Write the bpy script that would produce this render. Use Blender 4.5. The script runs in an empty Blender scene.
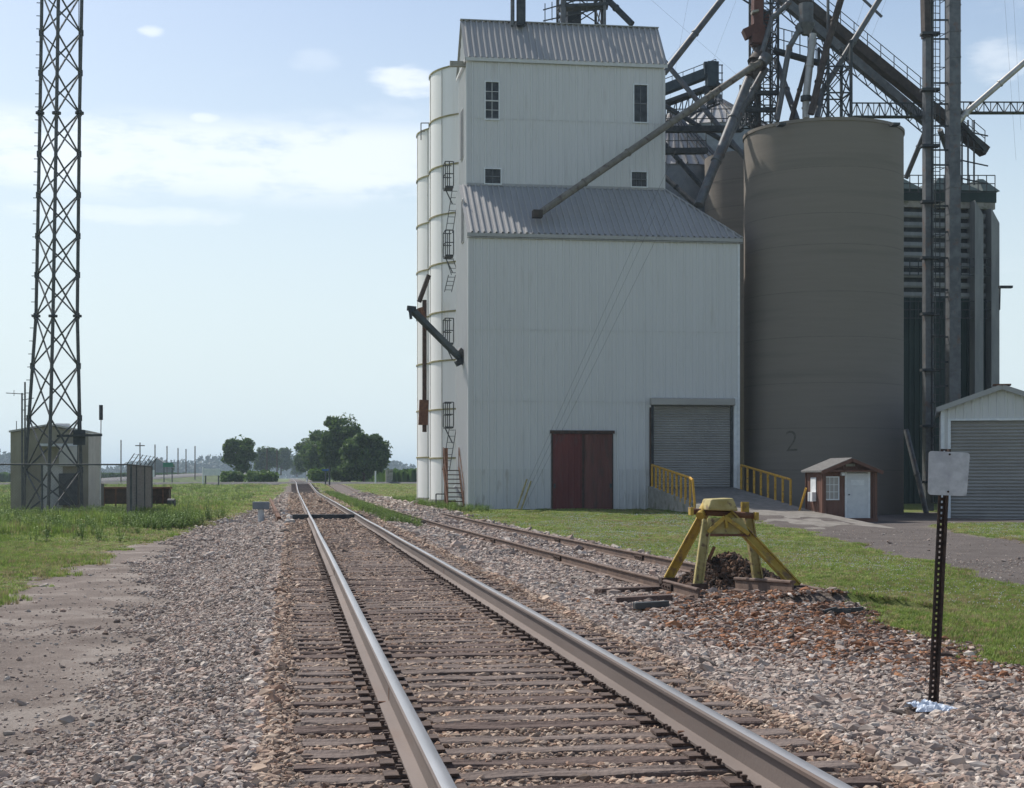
import bpy, math, random
import numpy as np
from mathutils import Vector, Quaternion, Matrix
random.seed(7); rng = np.random.default_rng(7)
R = math.radians
S = bpy.context.scene; COL = S.collection
# ------------------------------------------------------------ camera maths
F = 1550.0; HZ = 477.5; E = 1.72; VPX = 291.0
TH = math.atan((512-VPX)/F); c_, s_ = math.cos(TH), math.sin(TH)
def P(px, py, zc):
    xc = (px-512)/F*zc
    return Vector((xc*c_+zc*s_, -xc*s_+zc*c_, E-(py-HZ)/F*zc))
def G(px, py, z=0.0): return P(px, py, (E-z)*F/(py-HZ))
def FY(px, py, Y):
    t = (px-512)/F; return P(px, py, Y/(-t*s_+c_))
def zc_of(x, y): return x*s_+y*c_
def px_of(x, y): return 512+F*(x*c_-y*s_)/zc_of(x, y)
def sm(a, b, t):
    t = np.clip((t-a)/(b-a), 0, 1); return t*t*(3-2*t)
# ------------------------------------------------------------ materials
MATS = {}
def mat(name, col, col2=None, scale=4.0, rough=.8, metal=0.0, bump=0.0, bscale=None, stretch=(1,1,1), detail=6, lo=.4, hi=.62, spec=.3, third=None):
    m = bpy.data.materials.new(name); m.use_nodes = True; nt = m.node_tree; N = nt.nodes; L = nt.links
    b = N['Principled BSDF']; b.inputs['Roughness'].default_value = rough; b.inputs['Metallic'].default_value = metal
    b.inputs['Specular IOR Level'].default_value = spec
    tc = N.new('ShaderNodeTexCoord'); mp = N.new('ShaderNodeMapping'); mp.inputs['Scale'].default_value = stretch
    L.new(tc.outputs['Object'], mp.inputs['Vector'])
    nz = N.new('ShaderNodeTexNoise'); nz.inputs['Scale'].default_value = scale; nz.inputs['Detail'].default_value = detail
    nz.inputs['Roughness'].default_value = .65
    L.new(mp.outputs[0], nz.inputs['Vector'])
    cr = N.new('ShaderNodeValToRGB'); cr.color_ramp.elements[0].position = lo; cr.color_ramp.elements[1].position = hi
    c2 = col2 or tuple(min(1, x*1.25) for x in col)
    cr.color_ramp.elements[0].color = (*col, 1); cr.color_ramp.elements[1].color = (*c2, 1)
    L.new(nz.outputs['Fac'], cr.inputs['Fac']); out = cr.outputs[0]
    if third:
        col3, sc3, a3, b3 = third
        n3 = N.new('ShaderNodeTexNoise'); n3.inputs['Scale'].default_value = sc3; n3.inputs['Detail'].default_value = 8
        L.new(mp.outputs[0], n3.inputs['Vector'])
        r3 = N.new('ShaderNodeMapRange'); r3.inputs[1].default_value = a3; r3.inputs[2].default_value = b3
        L.new(n3.outputs['Fac'], r3.inputs[0])
        mx = N.new('ShaderNodeMixRGB'); L.new(r3.outputs[0], mx.inputs[0]); L.new(out, mx.inputs[1]); mx.inputs[2].default_value = (*col3, 1)
        out = mx.outputs[0]
    L.new(out, b.inputs['Base Color'])
    if bump:
        nb = N.new('ShaderNodeTexNoise'); nb.inputs['Scale'].default_value = bscale or scale*6; nb.inputs['Detail'].default_value = 5
        L.new(tc.outputs['Object'], nb.inputs['Vector'])
        bp = N.new('ShaderNodeBump'); bp.inputs['Strength'].default_value = bump; bp.inputs['Distance'].default_value = .02
        L.new(nb.outputs['Fac'], bp.inputs['Height']); L.new(bp.outputs[0], b.inputs['Normal'])
    MATS[name] = m; return m
M = MATS
mat('siding', (.565,.56,.55), (.585,.58,.57), 1.2, .5, .0, stretch=(1,1,.15), third=((.48,.465,.44), 3.5, .60, .88))
mat('siding_low', (.54,.535,.52), (.565,.56,.545), 2.2, .6, .0, stretch=(1,1,.2), third=((.30,.27,.23), 5, .56, .8))
mat('trim', (.50,.50,.49), (.56,.56,.55), 4, .6)
mat('steel_tan', (.15,.135,.11), (.21,.19,.16), 3, .7, third=((.08,.06,.05), 4, .55, .7))
mat('bin_wall', (.17,.19,.21), (.22,.24,.26), 2, .6)
mat('roof_metal', (.33,.325,.315), (.36,.355,.345), .8, .6, .05, stretch=(1,.3,.3), third=((.28,.27,.25), 2.5, .62, .9))
mat('tank_white', (.78,.77,.74), (.84,.83,.81), .8, .5, stretch=(1,1,.12), third=((.50,.38,.22), 1.2, .62, .85))
mat('tank_ring', (.22,.20,.08), (.30,.26,.16), 3, .7)
mat('concrete', (.205,.179,.15), (.214,.187,.157), 1.1, .92, bump=.15, bscale=9, stretch=(.3,.3,5.0), detail=3, third=((.17,.15,.125), .5, .55, .8))
mat('concrete_band', (.16,.14,.117), (.185,.163,.137), 2, .95)
mat('number_paint', (.115,.103,.085), (.15,.135,.11), 9, .95, lo=.4, hi=.55)
mat('concrete_pale', (.26,.245,.215), (.36,.34,.30), 2.5, .9, bump=.3, bscale=20, third=((.10,.11,.06), 2, .52, .7))
mat('steel', (.095,.10,.105), (.15,.155,.16), 2.5, .55, .2, third=((.16,.09,.06), 3, .58, .8))
mat('steel_light', (.34,.33,.31), (.43,.42,.40), 2, .45, .4)
mat('steel_dark', (.035,.04,.045), (.07,.075,.075), 3, .6, .2)
mat('steel_brown', (.05,.041,.036), (.085,.066,.056), 3, .75, .1)
mat('leg_red', (.085,.035,.026), (.12,.052,.038), 2, .7)
mat('green_dark', (.010,.026,.024), (.02,.042,.036), 1.5, .55, stretch=(1,1,.2))
mat('blue_green', (.03,.045,.055), (.05,.07,.08), 2, .6)
mat('pale_column', (.22,.23,.23), (.30,.31,.30), 1.5, .6, stretch=(1,1,.2))
mat('glass', (.015,.018,.02), (.05,.055,.06), 3, .2, spec=.3)
mat('frame_white', (.62,.64,.65), (.72,.73,.73), 5, .6)
mat('red_door', (.12,.03,.027), (.155,.042,.036), 1.6, .65, stretch=(1,1,.25), third=((.09,.06,.05), 4, .55, .75))
mat('red_door_faded', (.13,.055,.045), (.17,.075,.06), 1.6, .75, stretch=(1,1,.25), third=((.08,.06,.05), 4, .5, .75))
mat('rollup', (.32,.305,.285), (.37,.355,.335), 1.5, .5, .2, stretch=(.3,1,1))
mat('rust', (.10,.05,.032), (.17,.085,.05), 6, .85, bump=.3)
mat('rust_dark', (.045,.032,.027), (.09,.055,.04), 6, .85, bump=.3)
mat('rail_side', (.14,.113,.10), (.175,.142,.126), 2, .75, .1, bump=.1, bscale=40, stretch=(1,.15,1), third=((.15,.095,.07), 5, .60, .85))
mat('rail_top', (.31,.305,.30), (.40,.39,.385), 5, .36, .55, stretch=(1,.1,1), bump=.02)
mat('rail_rusty', (.10,.068,.055), (.16,.11,.085), 5, .8, bump=.2)
mat('tie_wood', (.12,.092,.079), (.20,.158,.138), 7, .9, bump=.8, bscale=30, stretch=(.25,4,1), third=((.22,.175,.15), 5, .55, .8))
mat('tie_old', (.08,.056,.048), (.14,.10,.085), 7, .9, bump=.8, bscale=30, stretch=(.25,4,1))
mat('plate_steel', (.07,.05,.042), (.12,.085,.07), 20, .8, .1, bump=.2)
mat('yellow', (.36,.245,.04), (.44,.31,.07), 6, .7, bump=.25, bscale=40, third=((.20,.13,.07), 9, .54, .68))
mat('yellow_pale', (.33,.27,.10), (.42,.36,.17), 7, .75, bump=.25, bscale=40, third=((.17,.12,.07), 12, .55, .66))
mat('yellow_rail', (.50,.27,.03), (.60,.35,.06), 6, .7, third=((.20,.12,.07), 8, .58, .7))
mat('shed_brown', (.125,.063,.045), (.16,.082,.06), 4, .75, stretch=(1,1,.2))
mat('shingle', (.12,.115,.11), (.18,.175,.165), 12, .9, bump=.4)
mat('white_door', (.55,.56,.57), (.62,.63,.63), 3, .5)
mat('sign_back', (.42,.42,.43), (.52,.52,.53), 14, .5, .3, third=((.34,.33,.36), 9, .5, .75))
mat('post_dark', (.035,.026,.024), (.075,.05,.04), 20, .75, .2, bump=.2)
mat('bag', (.45,.52,.62), (.66,.72,.80), 14, .4, bump=.3)
mat('shelter', (.27,.245,.19), (.34,.31,.24), 2, .8, stretch=(1,1,.4))
mat('shelter_side', (.48,.46,.43), (.56,.54,.51), 2, .8)
mat('galv', (.07,.075,.075), (.11,.115,.115), 6, .75, .0)
mat('chain', (.13,.125,.12), (.17,.16,.155), 6, .8, .0)
mat('bark', (.07,.055,.04), (.12,.095,.07), 5, .95, bump=.5)
mat('wood_pole', (.10,.08,.065), (.15,.12,.10), 5, .9)
mat('asphalt', (.11,.105,.10), (.15,.145,.14), 1.2, .9)
mat('paint_white', (.6,.6,.58), (.7,.7,.68), 4, .7)
mat('wire', (.09,.09,.09), (.13,.13,.13), 4, .6, .4)
mat('sign_green', (.02,.16,.10), (.03,.20,.12), 4, .6)
mat('sign_blue', (.03,.10,.25), (.04,.13,.3), 4, .6)
mat('stone_pale', (.45,.42,.38), (.55,.52,.48), 8, .9)
mat('house_grey', (.22,.22,.21), (.28,.28,.27), 2, .8)
def leaf_mat(name, a, b, trans=.25):
    m = bpy.data.materials.new(name); m.use_nodes = True; nt = m.node_tree; N = nt.nodes; L = nt.links
    p = N['Principled BSDF']; p.inputs['Roughness'].default_value = .6; p.inputs['Specular IOR Level'].default_value = .2
    g = N.new('ShaderNodeNewGeometry'); cr = N.new('ShaderNodeValToRGB')
    cr.color_ramp.elements[0].color = (*a, 1); cr.color_ramp.elements[1].color = (*b, 1)
    L.new(g.outputs['Random Per Island'], cr.inputs[0]); L.new(cr.outputs[0], p.inputs['Base Color'])
    t = N.new('ShaderNodeBsdfTranslucent'); mx = N.new('ShaderNodeMixShader'); mx.inputs[0].default_value = trans
    L.new(cr.outputs[0], t.inputs[0]); L.new(p.outputs[0], mx.inputs[1]); L.new(t.outputs[0], mx.inputs[2])
    L.new(mx.outputs[0], N['Material Output'].inputs[0]); MATS[name] = m; return m
leaf_mat('leaf_dark', (.04,.08,.02), (.12,.19,.05), .4)
leaf_mat('leaf_mid', (.05,.09,.025), (.13,.19,.06), .35)
leaf_mat('leaf_far', (.014,.03,.012), (.03,.055,.02))
leaf_mat('leaf_weed', (.06,.12,.03), (.14,.22,.05), .35)
leaf_mat('corn', (.06,.12,.03), (.12,.20,.05), .35)
def tint_mat(name, rough=.9, trans=0, bump=0, spec=.25):
    m = bpy.data.materials.new(name); m.use_nodes = True; nt = m.node_tree; N = nt.nodes; L = nt.links
    p = N['Principled BSDF']; p.inputs['Roughness'].default_value = rough; p.inputs['Specular IOR Level'].default_value = spec
    a = N.new('ShaderNodeAttribute'); a.attribute_type = 'INSTANCER'; a.attribute_name = 'tint'
    tc = N.new('ShaderNodeTexCoord'); nz = N.new('ShaderNodeTexNoise'); nz.inputs['Scale'].default_value = 1.3
    L.new(tc.outputs['Object'], nz.inputs[0])
    mr = N.new('ShaderNodeMapRange'); mr.inputs[1].default_value = .3; mr.inputs[2].default_value = .7; mr.inputs[3].default_value = .75; mr.inputs[4].default_value = 1.2
    L.new(nz.outputs['Fac'], mr.inputs[0])
    mx = N.new('ShaderNodeVectorMath'); mx.operation = 'SCALE'; L.new(a.outputs['Color'], mx.inputs[0]); L.new(mr.outputs[0], mx.inputs['Scale'])
    L.new(mx.outputs[0], p.inputs['Base Color'])
    if trans:
        t = N.new('ShaderNodeBsdfTranslucent'); ms = N.new('ShaderNodeMixShader'); ms.inputs[0].default_value = trans
        L.new(mx.outputs[0], t.inputs[0]); L.new(p.outputs[0], ms.inputs[1]); L.new(t.outputs[0], ms.inputs[2])
        L.new(ms.outputs[0], N['Material Output'].inputs[0])
    MATS[name] = m
tint_mat('stone'); tint_mat('blade', .6, .35)
# ------------------------------------------------------------ mesh builder
class MB:
    def __init__(s): s.v = []; s.f = []
    def add(s, vs, fs):
        n = len(s.v); s.v += [tuple(v) for v in vs]; s.f += [tuple(i+n for i in f) for f in fs]; return s
    def box(s, x0, x1, y0, y1, z0, z1):
        return s.add([(x0,y0,z0),(x1,y0,z0),(x1,y1,z0),(x0,y1,z0),(x0,y0,z1),(x1,y0,z1),(x1,y1,z1),(x0,y1,z1)],
                     [(0,3,2,1),(4,5,6,7),(0,1,5,4),(1,2,6,5),(2,3,7,6),(3,0,4,7)])
    def bar(s, p, q, w=.05, h=None, up=(0,0,1)):
        p = Vector(p); q = Vector(q); h = h or w; d = (q-p).normalized(); u = Vector(up)
        if abs(d.dot(u)) > .98: u = Vector((0,1,0))
        a = d.cross(u).normalized()*w/2; b = a.cross(d).normalized()*h/2
        return s.add([p-a-b,p+a-b,p+a+b,p-a+b,q-a-b,q+a-b,q+a+b,q-a+b],
                     [(0,1,2,3),(4,7,6,5),(0,4,5,1),(1,5,6,2),(2,6,7,3),(3,7,4,0)])
    def tube(s, p, q, r, n=10, r2=None, caps=True):
        p = Vector(p); q = Vector(q); r2 = r if r2 is None else r2; d = (q-p).normalized()
        a = d.orthogonal().normalized(); b = d.cross(a)
        vs = []
        for k in range(n):
            t = 2*math.pi*k/n; o = a*math.cos(t)+b*math.sin(t); vs += [p+o*r, q+o*r2]
        fs = [(2*k, 2*((k+1)%n), 2*((k+1)%n)+1, 2*k+1) for k in range(n)]
        if caps: fs += [tuple(2*k for k in range(n))[::-1], tuple(2*k+1 for k in range(n))]
        return s.add(vs, fs)
    def path(s, pts, r, n=8):
        for a, b in zip(pts, pts[1:]): s.tube(a, b, r, n)
        return s
    def quad(s, *p): return s.add(p, [tuple(range(len(p)))])
    def cyl_wall(s, cx, cy, r, z0, z1, n=64, rows=1):
        zs = [z0+(z1-z0)*i/rows for i in range(rows+1)]
        vs = [(cx+r*math.cos(2*math.pi*k/n), cy+r*math.sin(2*math.pi*k/n), z) for z in zs for k in range(n)]
        fs = [(j*n+k, j*n+(k+1)%n, (j+1)*n+(k+1)%n, (j+1)*n+k) for j in range(rows) for k in range(n)]
        return s.add(vs, fs)
    def corr(s, O, U, V, Nn, w, pitch, amp, vb, vt, holes=()):
        O, U, V, Nn = Vector(O), Vector(U).normalized(), Vector(V).normalized(), Vector(Nn).normalized()
        us = []; k = 0
        while k*pitch < w:
            for t, a in ((0,0),(.62,0),(.70,amp),(.92,amp)):
                u = (k+t)*pitch
                if u < w: us.append((u, a))
            k += 1
        us.append((w, 0))
        for h in holes:
            for e in (h[0], h[1]):
                if 0 < e < w: us.append((e, float(np.interp((e/pitch) % 1, (0,.62,.70,.92,1), (0,0,amp,amp,0)))))
        us.sort()
        vb = vb if callable(vb) else (lambda u, q=vb: q); vt = vt if callable(vt) else (lambda u, q=vt: q)
        for (u0, a0), (u1, a1) in zip(us, us[1:]):
            if u1-u0 < 1e-5: continue
            m = (u0+u1)/2; segs = [(vb(u0), vb(u1), vt(u0), vt(u1))]
            for h in holes:
                if h[0] < m < h[1]:
                    segs = [(vb(u0), vb(u1), h[2], h[2]), (h[3], h[3], vt(u0), vt(u1))]
            for (b0, b1, t0, t1) in segs:
                if t0-b0 < 1e-4 and t1-b1 < 1e-4: continue
                s.add([O+U*u0+Nn*a0+V*b0, O+U*u1+Nn*a1+V*b1, O+U*u1+Nn*a1+V*t1, O+U*u0+Nn*a0+V*t0], [(0,1,2,3)])
        return s
    def build(s, name, m, parent=None, origin=None, smooth=False, bevel=0):
        o0 = Vector(parent['_o']) if parent is not None else Vector(origin or (0,0,0))
        me = bpy.data.meshes.new(name); me.from_pydata([tuple(Vector(v)-o0) for v in s.v], [], s.f)
        me.materials.append(M[m] if isinstance(m, str) else m); me.update()
        if smooth:
            for p in me.polygons: p.use_smooth = True
            try: me.set_sharp_from_angle(angle=R(38))
            except Exception: pass
        o = bpy.data.objects.new(name, me); COL.objects.link(o)
        if parent is not None: o.parent = parent
        else: o.location = o0
        o['_o'] = tuple(o0)
        if bevel:
            b = o.modifiers.new('bevel', 'BEVEL'); b.width = bevel; b.segments = 2; b.limit_method = 'ANGLE'
        return o
def tag(o, label=None, cat=None, group=None, kind=None):
    if label: o['label'] = label
    if cat: o['category'] = cat
    if group: o['group'] = group
    if kind: o['kind'] = kind
    return o
def thing(name, loc, label, cat, group=None):
    o = bpy.data.objects.new(name, None); COL.objects.link(o); o.location = loc; o['_o'] = tuple(loc); o.empty_display_size = .3
    return tag(o, label, cat, group)
def dup(root, loc, label=None):
    r = root.copy(); COL.objects.link(r); r.location = loc
    if label: r['label'] = label
    for ch in [o for o in bpy.data.objects if o.parent == root]:
        k = ch.copy(); COL.objects.link(k); k.parent = r
        for g in [o for o in bpy.data.objects if o.parent == ch]:
            d = g.copy(); COL.objects.link(d); d.parent = k
    return r
# ------------------------------------------------------------ terrain
def xs_c(y):   # siding centre line
    return np.interp(y, [10, 19, 30, 45, 70, 120, 400], [5.8, 5.73, 5.45, 5.15, 4.95, 4.9, 4.9])
def rise(y): return .62*sm(115, 188, y)
def H(x, y):
    x = np.asarray(x, float); y = np.asarray(y, float)
    base = .06 + .24*sm(48, 64, y)*sm(2, 6, x)*(1-sm(15.0, 16.5, x)*(1-sm(70,80,y)))
    base = base - .06*sm(9, 14, x)*(1-sm(50,62,y))
    d = np.abs(x-1.335); main = .345 - .012*(1-sm(1.25, 1.6, d)) - .30*sm(1.5, 3.3, d)
    near = 1-sm(14, 21, y)*0
    d2 = np.abs(x-xs_c(y)); sid = .185 - .16*sm(1.35, 2.5, d2)
    sid = np.where(y < 17.5, .185-.15*sm(.3, 1.9+.0*y, np.abs(x-4.7))-.02, sid)
    h = np.maximum(np.maximum(base, main), sid)
    h = h + .17*np.exp(-((x-6.3)**2/1.6+(y-17.2)**2/3.0)) 
    # gravel approach in front of the ramp
    h = np.maximum(h, .40*sm(46, 58, y)*sm(15.2, 15.9, x)*(1-sm(19.3, 19.95, x))*(1-sm(68.5,70,y)))
    n = .02*np.sin(x*1.7+y*.6)*np.sin(y*.9-x*.4)+.012*np.sin(x*4.1+1)*np.sin(y*3.3)
    return h + n*(1-sm(.9,1.5,3-d)*0)*np.where(d < 1.45, .15, 1)*(1-sm(100,150,y)) + rise(y)
def Hs(x, y): return float(H(x, y))
def ground_mask(x, y):
    """grass, road gravel, ballast, dirt weights"""
    n = .35*np.sin(x*.9+y*.55)+.25*np.sin(y*1.3+x*2.1)+.2*np.sin(y*.31)
    lb = np.interp(y, [0, 22, 35, 51, 75, 110, 180, 186], [-4.3,-4.25,-4.0,-3.3,-2.0,-1.1,-.6,-.6])
    rb = np.interp(y, [0, 13, 16, 19, 22, 32, 42, 63, 75, 185], [6.2,6.5,6.3,7.0,7.25,7.1,7.1,6.5,6.4,6.4])
    lft = 1-sm(-.5, .5, x-(lb+n*.35+.2*np.sin(y*2.1+x*1.5)))
    rgt = sm(-.3, .3, x-(rb+n*.35+.15*np.sin(y*2.7+x)))
    rl = np.interp(y, [0, 23, 27, 39, 50, 60, 69, 72], [10.9,11.0,11.8,14.2,16.0,15.9,15.9,60])
    rr = np.interp(y, [0, 35, 42, 50, 53, 54.5], [17.5,18.5,19.6,21.5,23.5,80])
    road = sm(-.3,.3, x-(rl+n*.4))*(1-sm(-.3,.3, x-(rr+n*.4)))*(1-sm(110,120,y))
    mid = .9*sm(52, 66, y)*(1-sm(.12,.5,np.abs(x-3.45)-.35-n*.3))          # grass strip between the tracks
    grass = np.clip(np.maximum(np.maximum(lft, rgt), mid)-road, 0, 1)
    ballast = np.clip(1-sm(-3.1, -1.3, -x-.0+n*.4-1.2+1.9), 0, 1)
    le = np.interp(y, [0, 9, 16, 24, 32, 50], [-1.3,-1.25,-1.25,-1.9,-2.7,-3.0]); ballast = sm(-.55, .45, x-le+n*.5+.2*np.sin(y*2.3))*(1-rgt)
    return grass, road, ballast
def axis(a, b, fine0, fine1, step, grow=1.12):
    v = list(np.arange(fine0, fine1, step)); d = step; t = v[-1]
    while t < b: d *= grow; t += d; v.append(t)
    d = step; t = v[0]
    while t > a: d *= grow; t -= d; v.insert(0, t)
    return np.array(v)
gx = axis(-3500, 3500, -9, 14, .14); gy = axis(-40, 5000, 5.0, 45, .16, 1.03)
X, Y = np.meshgrid(gx, gy); Z = H(X, Y)
nx, ny = len(gx), len(gy)
idx = np.arange(nx*ny).reshape(ny, nx)
faces = np.stack([idx[:-1,:-1], idx[:-1,1:], idx[1:,1:], idx[1:,:-1]], -1).reshape(-1, 4)
me = bpy.data.meshes.new('ground'); me.from_pydata(np.stack([X, Y, Z], -1).reshape(-1, 3).tolist(), [], faces.tolist())
gr, rd, bl = ground_mask(X, Y)
ca = me.color_attributes.new('mask', 'FLOAT_COLOR', 'POINT')
ca.data.foreach_set('color', np.stack([gr, rd, bl, np.ones_like(gr)], -1).astype(np.float32).reshape(-1))
for p in me.polygons: p.use_smooth = True
ground = bpy.data.objects.new('ground', me); COL.objects.link(ground); tag(ground, kind='structure')
m = bpy.data.materials.new('ground'); m.use_nodes = True; nt = m.node_tree; N = nt.nodes; L = nt.links; b = N['Principled BSDF']
b.inputs['Roughness'].default_value = .95; b.inputs['Specular IOR Level'].default_value = .15
tc = N.new('ShaderNodeTexCoord'); at = N.new('ShaderNodeAttribute'); at.attribute_name = 'mask'; sp = N.new('ShaderNodeSeparateColor'); L.new(at.outputs['Color'], sp.inputs[0])
def noise(scale, detail=8, rough=.6):
    n = N.new('ShaderNodeTexNoise'); n.inputs['Scale'].default_value = scale; n.inputs['Detail'].default_value = detail; n.inputs['Roughness'].default_value = rough
    L.new(tc.outputs['Object'], n.inputs['Vector']); return n.outputs['Fac']
def ramp(inp, stops):
    r = N.new('ShaderNodeValToRGB'); e = r.color_ramp.elements
    while len(e) < len(stops): e.new(.5)
    for q, (p_, c) in zip(e, stops): q.position = p_; q.color = (*c, 1)
    L.new(inp, r.inputs[0]); return r.outputs[0]
def mixc(f, a, c):
    x = N.new('ShaderNodeMixRGB')
    if isinstance(f, float): x.inputs[0].default_value = f
    else: L.new(f, x.inputs[0])
    L.new(a, x.inputs[1]); L.new(c, x.inputs[2]); return x.outputs[0]
def madd(a, bb, op='ADD', clamp=False):
    x = N.new('ShaderNodeMath'); x.operation = op; x.use_clamp = clamp
    for i, q in enumerate((a, bb)):
        if isinstance(q, (int, float)): x.inputs[i].default_value = q
        else: L.new(q, x.inputs[i])
    return x.outputs[0]
grass_c = ramp(noise(.35), [(.3,(.11,.15,.04)), (.5,(.15,.19,.05)), (.62,(.17,.17,.07)), (.75,(.21,.18,.09))])
grass_c = mixc(.5, grass_c, ramp(noise(7), [(.35,(.06,.085,.022)), (.65,(.15,.19,.06))]))
dirt_c = ramp(noise(.9), [(.34,(.125,.096,.081)), (.5,(.205,.165,.142)), (.62,(.33,.285,.25))])
dirt_c = mixc(.35, dirt_c, ramp(noise(45,4), [(.35,(.07,.055,.048)), (.65,(.30,.27,.24))]))
road_c = mixc(.4, ramp(noise(.8), [(.35,(.075,.063,.058)), (.62,(.13,.112,.103))]), ramp(noise(30,4), [(.35,(.06,.05,.045)), (.65,(.22,.195,.175))]))
bal_c = ramp(noise(28,5,.8), [(.3,(.05,.04,.035)), (.5,(.14,.115,.10)), (.68,(.30,.26,.235))])
rust_zone = ramp(noise(.6,4), [(.42,(0,0,0)), (.6,(1,1,1))])
c = mixc(sp.outputs[2], dirt_c, bal_c)
c = mixc(sp.outputs[1], c, road_c)
gm = madd(madd(sp.outputs[0], madd(noise(3.5), .5, 'SUBTRACT')), 0, 'ADD', True)
gmr = N.new('ShaderNodeMapRange'); gmr.inputs[1].default_value = .38; gmr.inputs[2].default_value = .62; L.new(gm, gmr.inputs[0])
c = mixc(gmr.outputs[0], c, grass_c)
L.new(c, b.inputs['Base Color'])
bp = N.new('ShaderNodeBump'); bp.inputs['Strength'].default_value = .9; bp.inputs['Distance'].default_value = .035
L.new(noise(24,6,.7), bp.inputs['Height']); L.new(bp.outputs[0], b.inputs['Normal'])
me.materials.append(m)
# ------------------------------------------------------------ scatter
def scatter(name, pts, scl, rot, tint, variants, kind='stuff'):
    n = len(pts); me = bpy.data.meshes.new(name); me.vertices.add(n)
    me.vertices.foreach_set('co', np.asarray(pts, np.float32).reshape(-1))
    a = me.attributes.new('scl', 'FLOAT_VECTOR', 'POINT'); a.data.foreach_set('vector', np.asarray(scl, np.float32).reshape(-1))
    a = me.attributes.new('rot', 'FLOAT_VECTOR', 'POINT'); a.data.foreach_set('vector', np.asarray(rot, np.float32).reshape(-1))
    a = me.attributes.new('tint', 'FLOAT_COLOR', 'POINT'); a.data.foreach_set('color', np.c_[tint, np.ones(n)].astype(np.float32).reshape(-1))
    a = me.attributes.new('vi', 'INT', 'POINT'); a.data.foreach_set('value', rng.integers(0, len(variants), n).astype(np.int32))
    o = bpy.data.objects.new(name, me); COL.objects.link(o); tag(o, kind=kind)
    ng = bpy.data.node_groups.new(name, 'GeometryNodeTree')
    ng.interface.new_socket('Geometry', in_out='INPUT', socket_type='NodeSocketGeometry'); ng.interface.new_socket('Geometry', in_out='OUTPUT', socket_type='NodeSocketGeometry')
    gi = ng.nodes.new('NodeGroupInput'); go = ng.nodes.new('NodeGroupOutput'); ip = ng.nodes.new('GeometryNodeInstanceOnPoints'); jn = ng.nodes.new('GeometryNodeJoinGeometry')
    for v in variants:
        oi = ng.nodes.new('GeometryNodeObjectInfo'); oi.inputs['Object'].default_value = v; oi.inputs['As Instance'].default_value = True
        ng.links.new(oi.outputs['Geometry'], jn.inputs[0])
    def attr(nm, t):
        k = ng.nodes.new('GeometryNodeInputNamedAttribute'); k.data_type = t; k.inputs['Name'].default_value = nm
        return k.outputs['Attribute']
    m2p = ng.nodes.new('GeometryNodeMeshToPoints'); ng.links.new(gi.outputs[0], m2p.inputs[0])
    ng.links.new(m2p.outputs[0], ip.inputs['Points']); ng.links.new(jn.outputs[0], ip.inputs['Instance'])
    ip.inputs['Pick Instance'].default_value = True
    ng.links.new(attr('vi', 'INT'), ip.inputs['Instance Index']); ng.links.new(attr('rot', 'FLOAT_VECTOR'), ip.inputs['Rotation']); ng.links.new(attr('scl', 'FLOAT_VECTOR'), ip.inputs['Scale'])
    ng.links.new(ip.outputs[0], go.inputs[0])
    md = o.modifiers.new('scatter', 'NODES'); md.node_group = ng
    return o
def rock_variant(i, mt='stone'):
    import bmesh
    bm = bmesh.new(); bmesh.ops.create_icosphere(bm, subdivisions=1, radius=.5)
    r = random.Random(i)
    planes = [Vector((r.gauss(0,1), r.gauss(0,1), r.gauss(0,1))).normalized() for _ in range(6)]
    for v in bm.verts:
        for pl in planes:
            d = v.co.dot(pl)
            if d > .3: v.co -= pl*(d-.3)
        v.co += Vector((r.uniform(-.05,.05), r.uniform(-.05,.05), r.uniform(-.05,.05)))
        v.co *= 1.25
    me = bpy.data.meshes.new('stone_shape'); bm.to_mesh(me); me.materials.append(M[mt]); return bpy.data.objects.new('stone_shape', me)
rocks = [rock_variant(i) for i in range(8)]
def infrus(x, y, margin=40):
    px = px_of(x, y); return (px > -margin) & (px < 1024+margin) & (zc_of(x, y) > 5.2)
SP = .345   # tie spacing
tie_y0 = 5.0
def sample(n, y0, y1, x0, x1, pw=1.0):
    y = y0+(y1-y0)*rng.random(n)**pw; x = x0+(x1-x0)*rng.random(n); k = infrus(x, y); return x[k], y[k]
pal = np.array([(.38,.335,.30),(.45,.40,.36),(.32,.275,.25),(.26,.22,.20),(.40,.33,.29),(.52,.48,.44),(.35,.27,.23)])
def put_rocks(name, x, y, size, embed=.25, extra_tint=None, zadd=0):
    n = len(x); s = size*np.exp(rng.normal(0,.28,n)); sc = np.c_[s*rng.uniform(.9,1.5,n), s*rng.uniform(.5,.9,n), s*rng.uniform(.45,.8,n)]
    rot = np.c_[rng.normal(0,.35,n), rng.normal(0,.3,n), rng.normal(0,.6,n)]
    z = H(x, y)+s*(.3-embed)+zadd
    t = pal[rng.integers(0, len(pal), n)]*rng.uniform(.75,1.12,(n,1))*np.array([1.10,1.045,.99])
    rz = sm(0,1, np.exp(-(((x-6.2)/1.9)**2+((y-16.3)/3.4)**2))*1.9+.55*np.exp(-((x-5.6)/1.0)**2-((y-12)/2.2)**2)+.35*np.exp(-((x-4.3)/.7)**2-((y-14.5)/1.2)**2))
    isr = rng.random(n) < np.clip(rz,0,1)*.72
    t[isr] = np.array([(.28,.13,.07),(.19,.10,.065),(.13,.09,.07),(.34,.17,.09),(.18,.125,.10)])[rng.integers(0,5,isr.sum())]*rng.uniform(.6,1.15,(isr.sum(),1))
    inside = (np.abs(x-1.335) < 1.5); t[inside] *= np.array([1.,.90,.80])
    dk = rng.random(n) < .06; t[dk] *= .5
    return scatter(name, np.c_[x, y, z], sc, rot, t, rocks)
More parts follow.
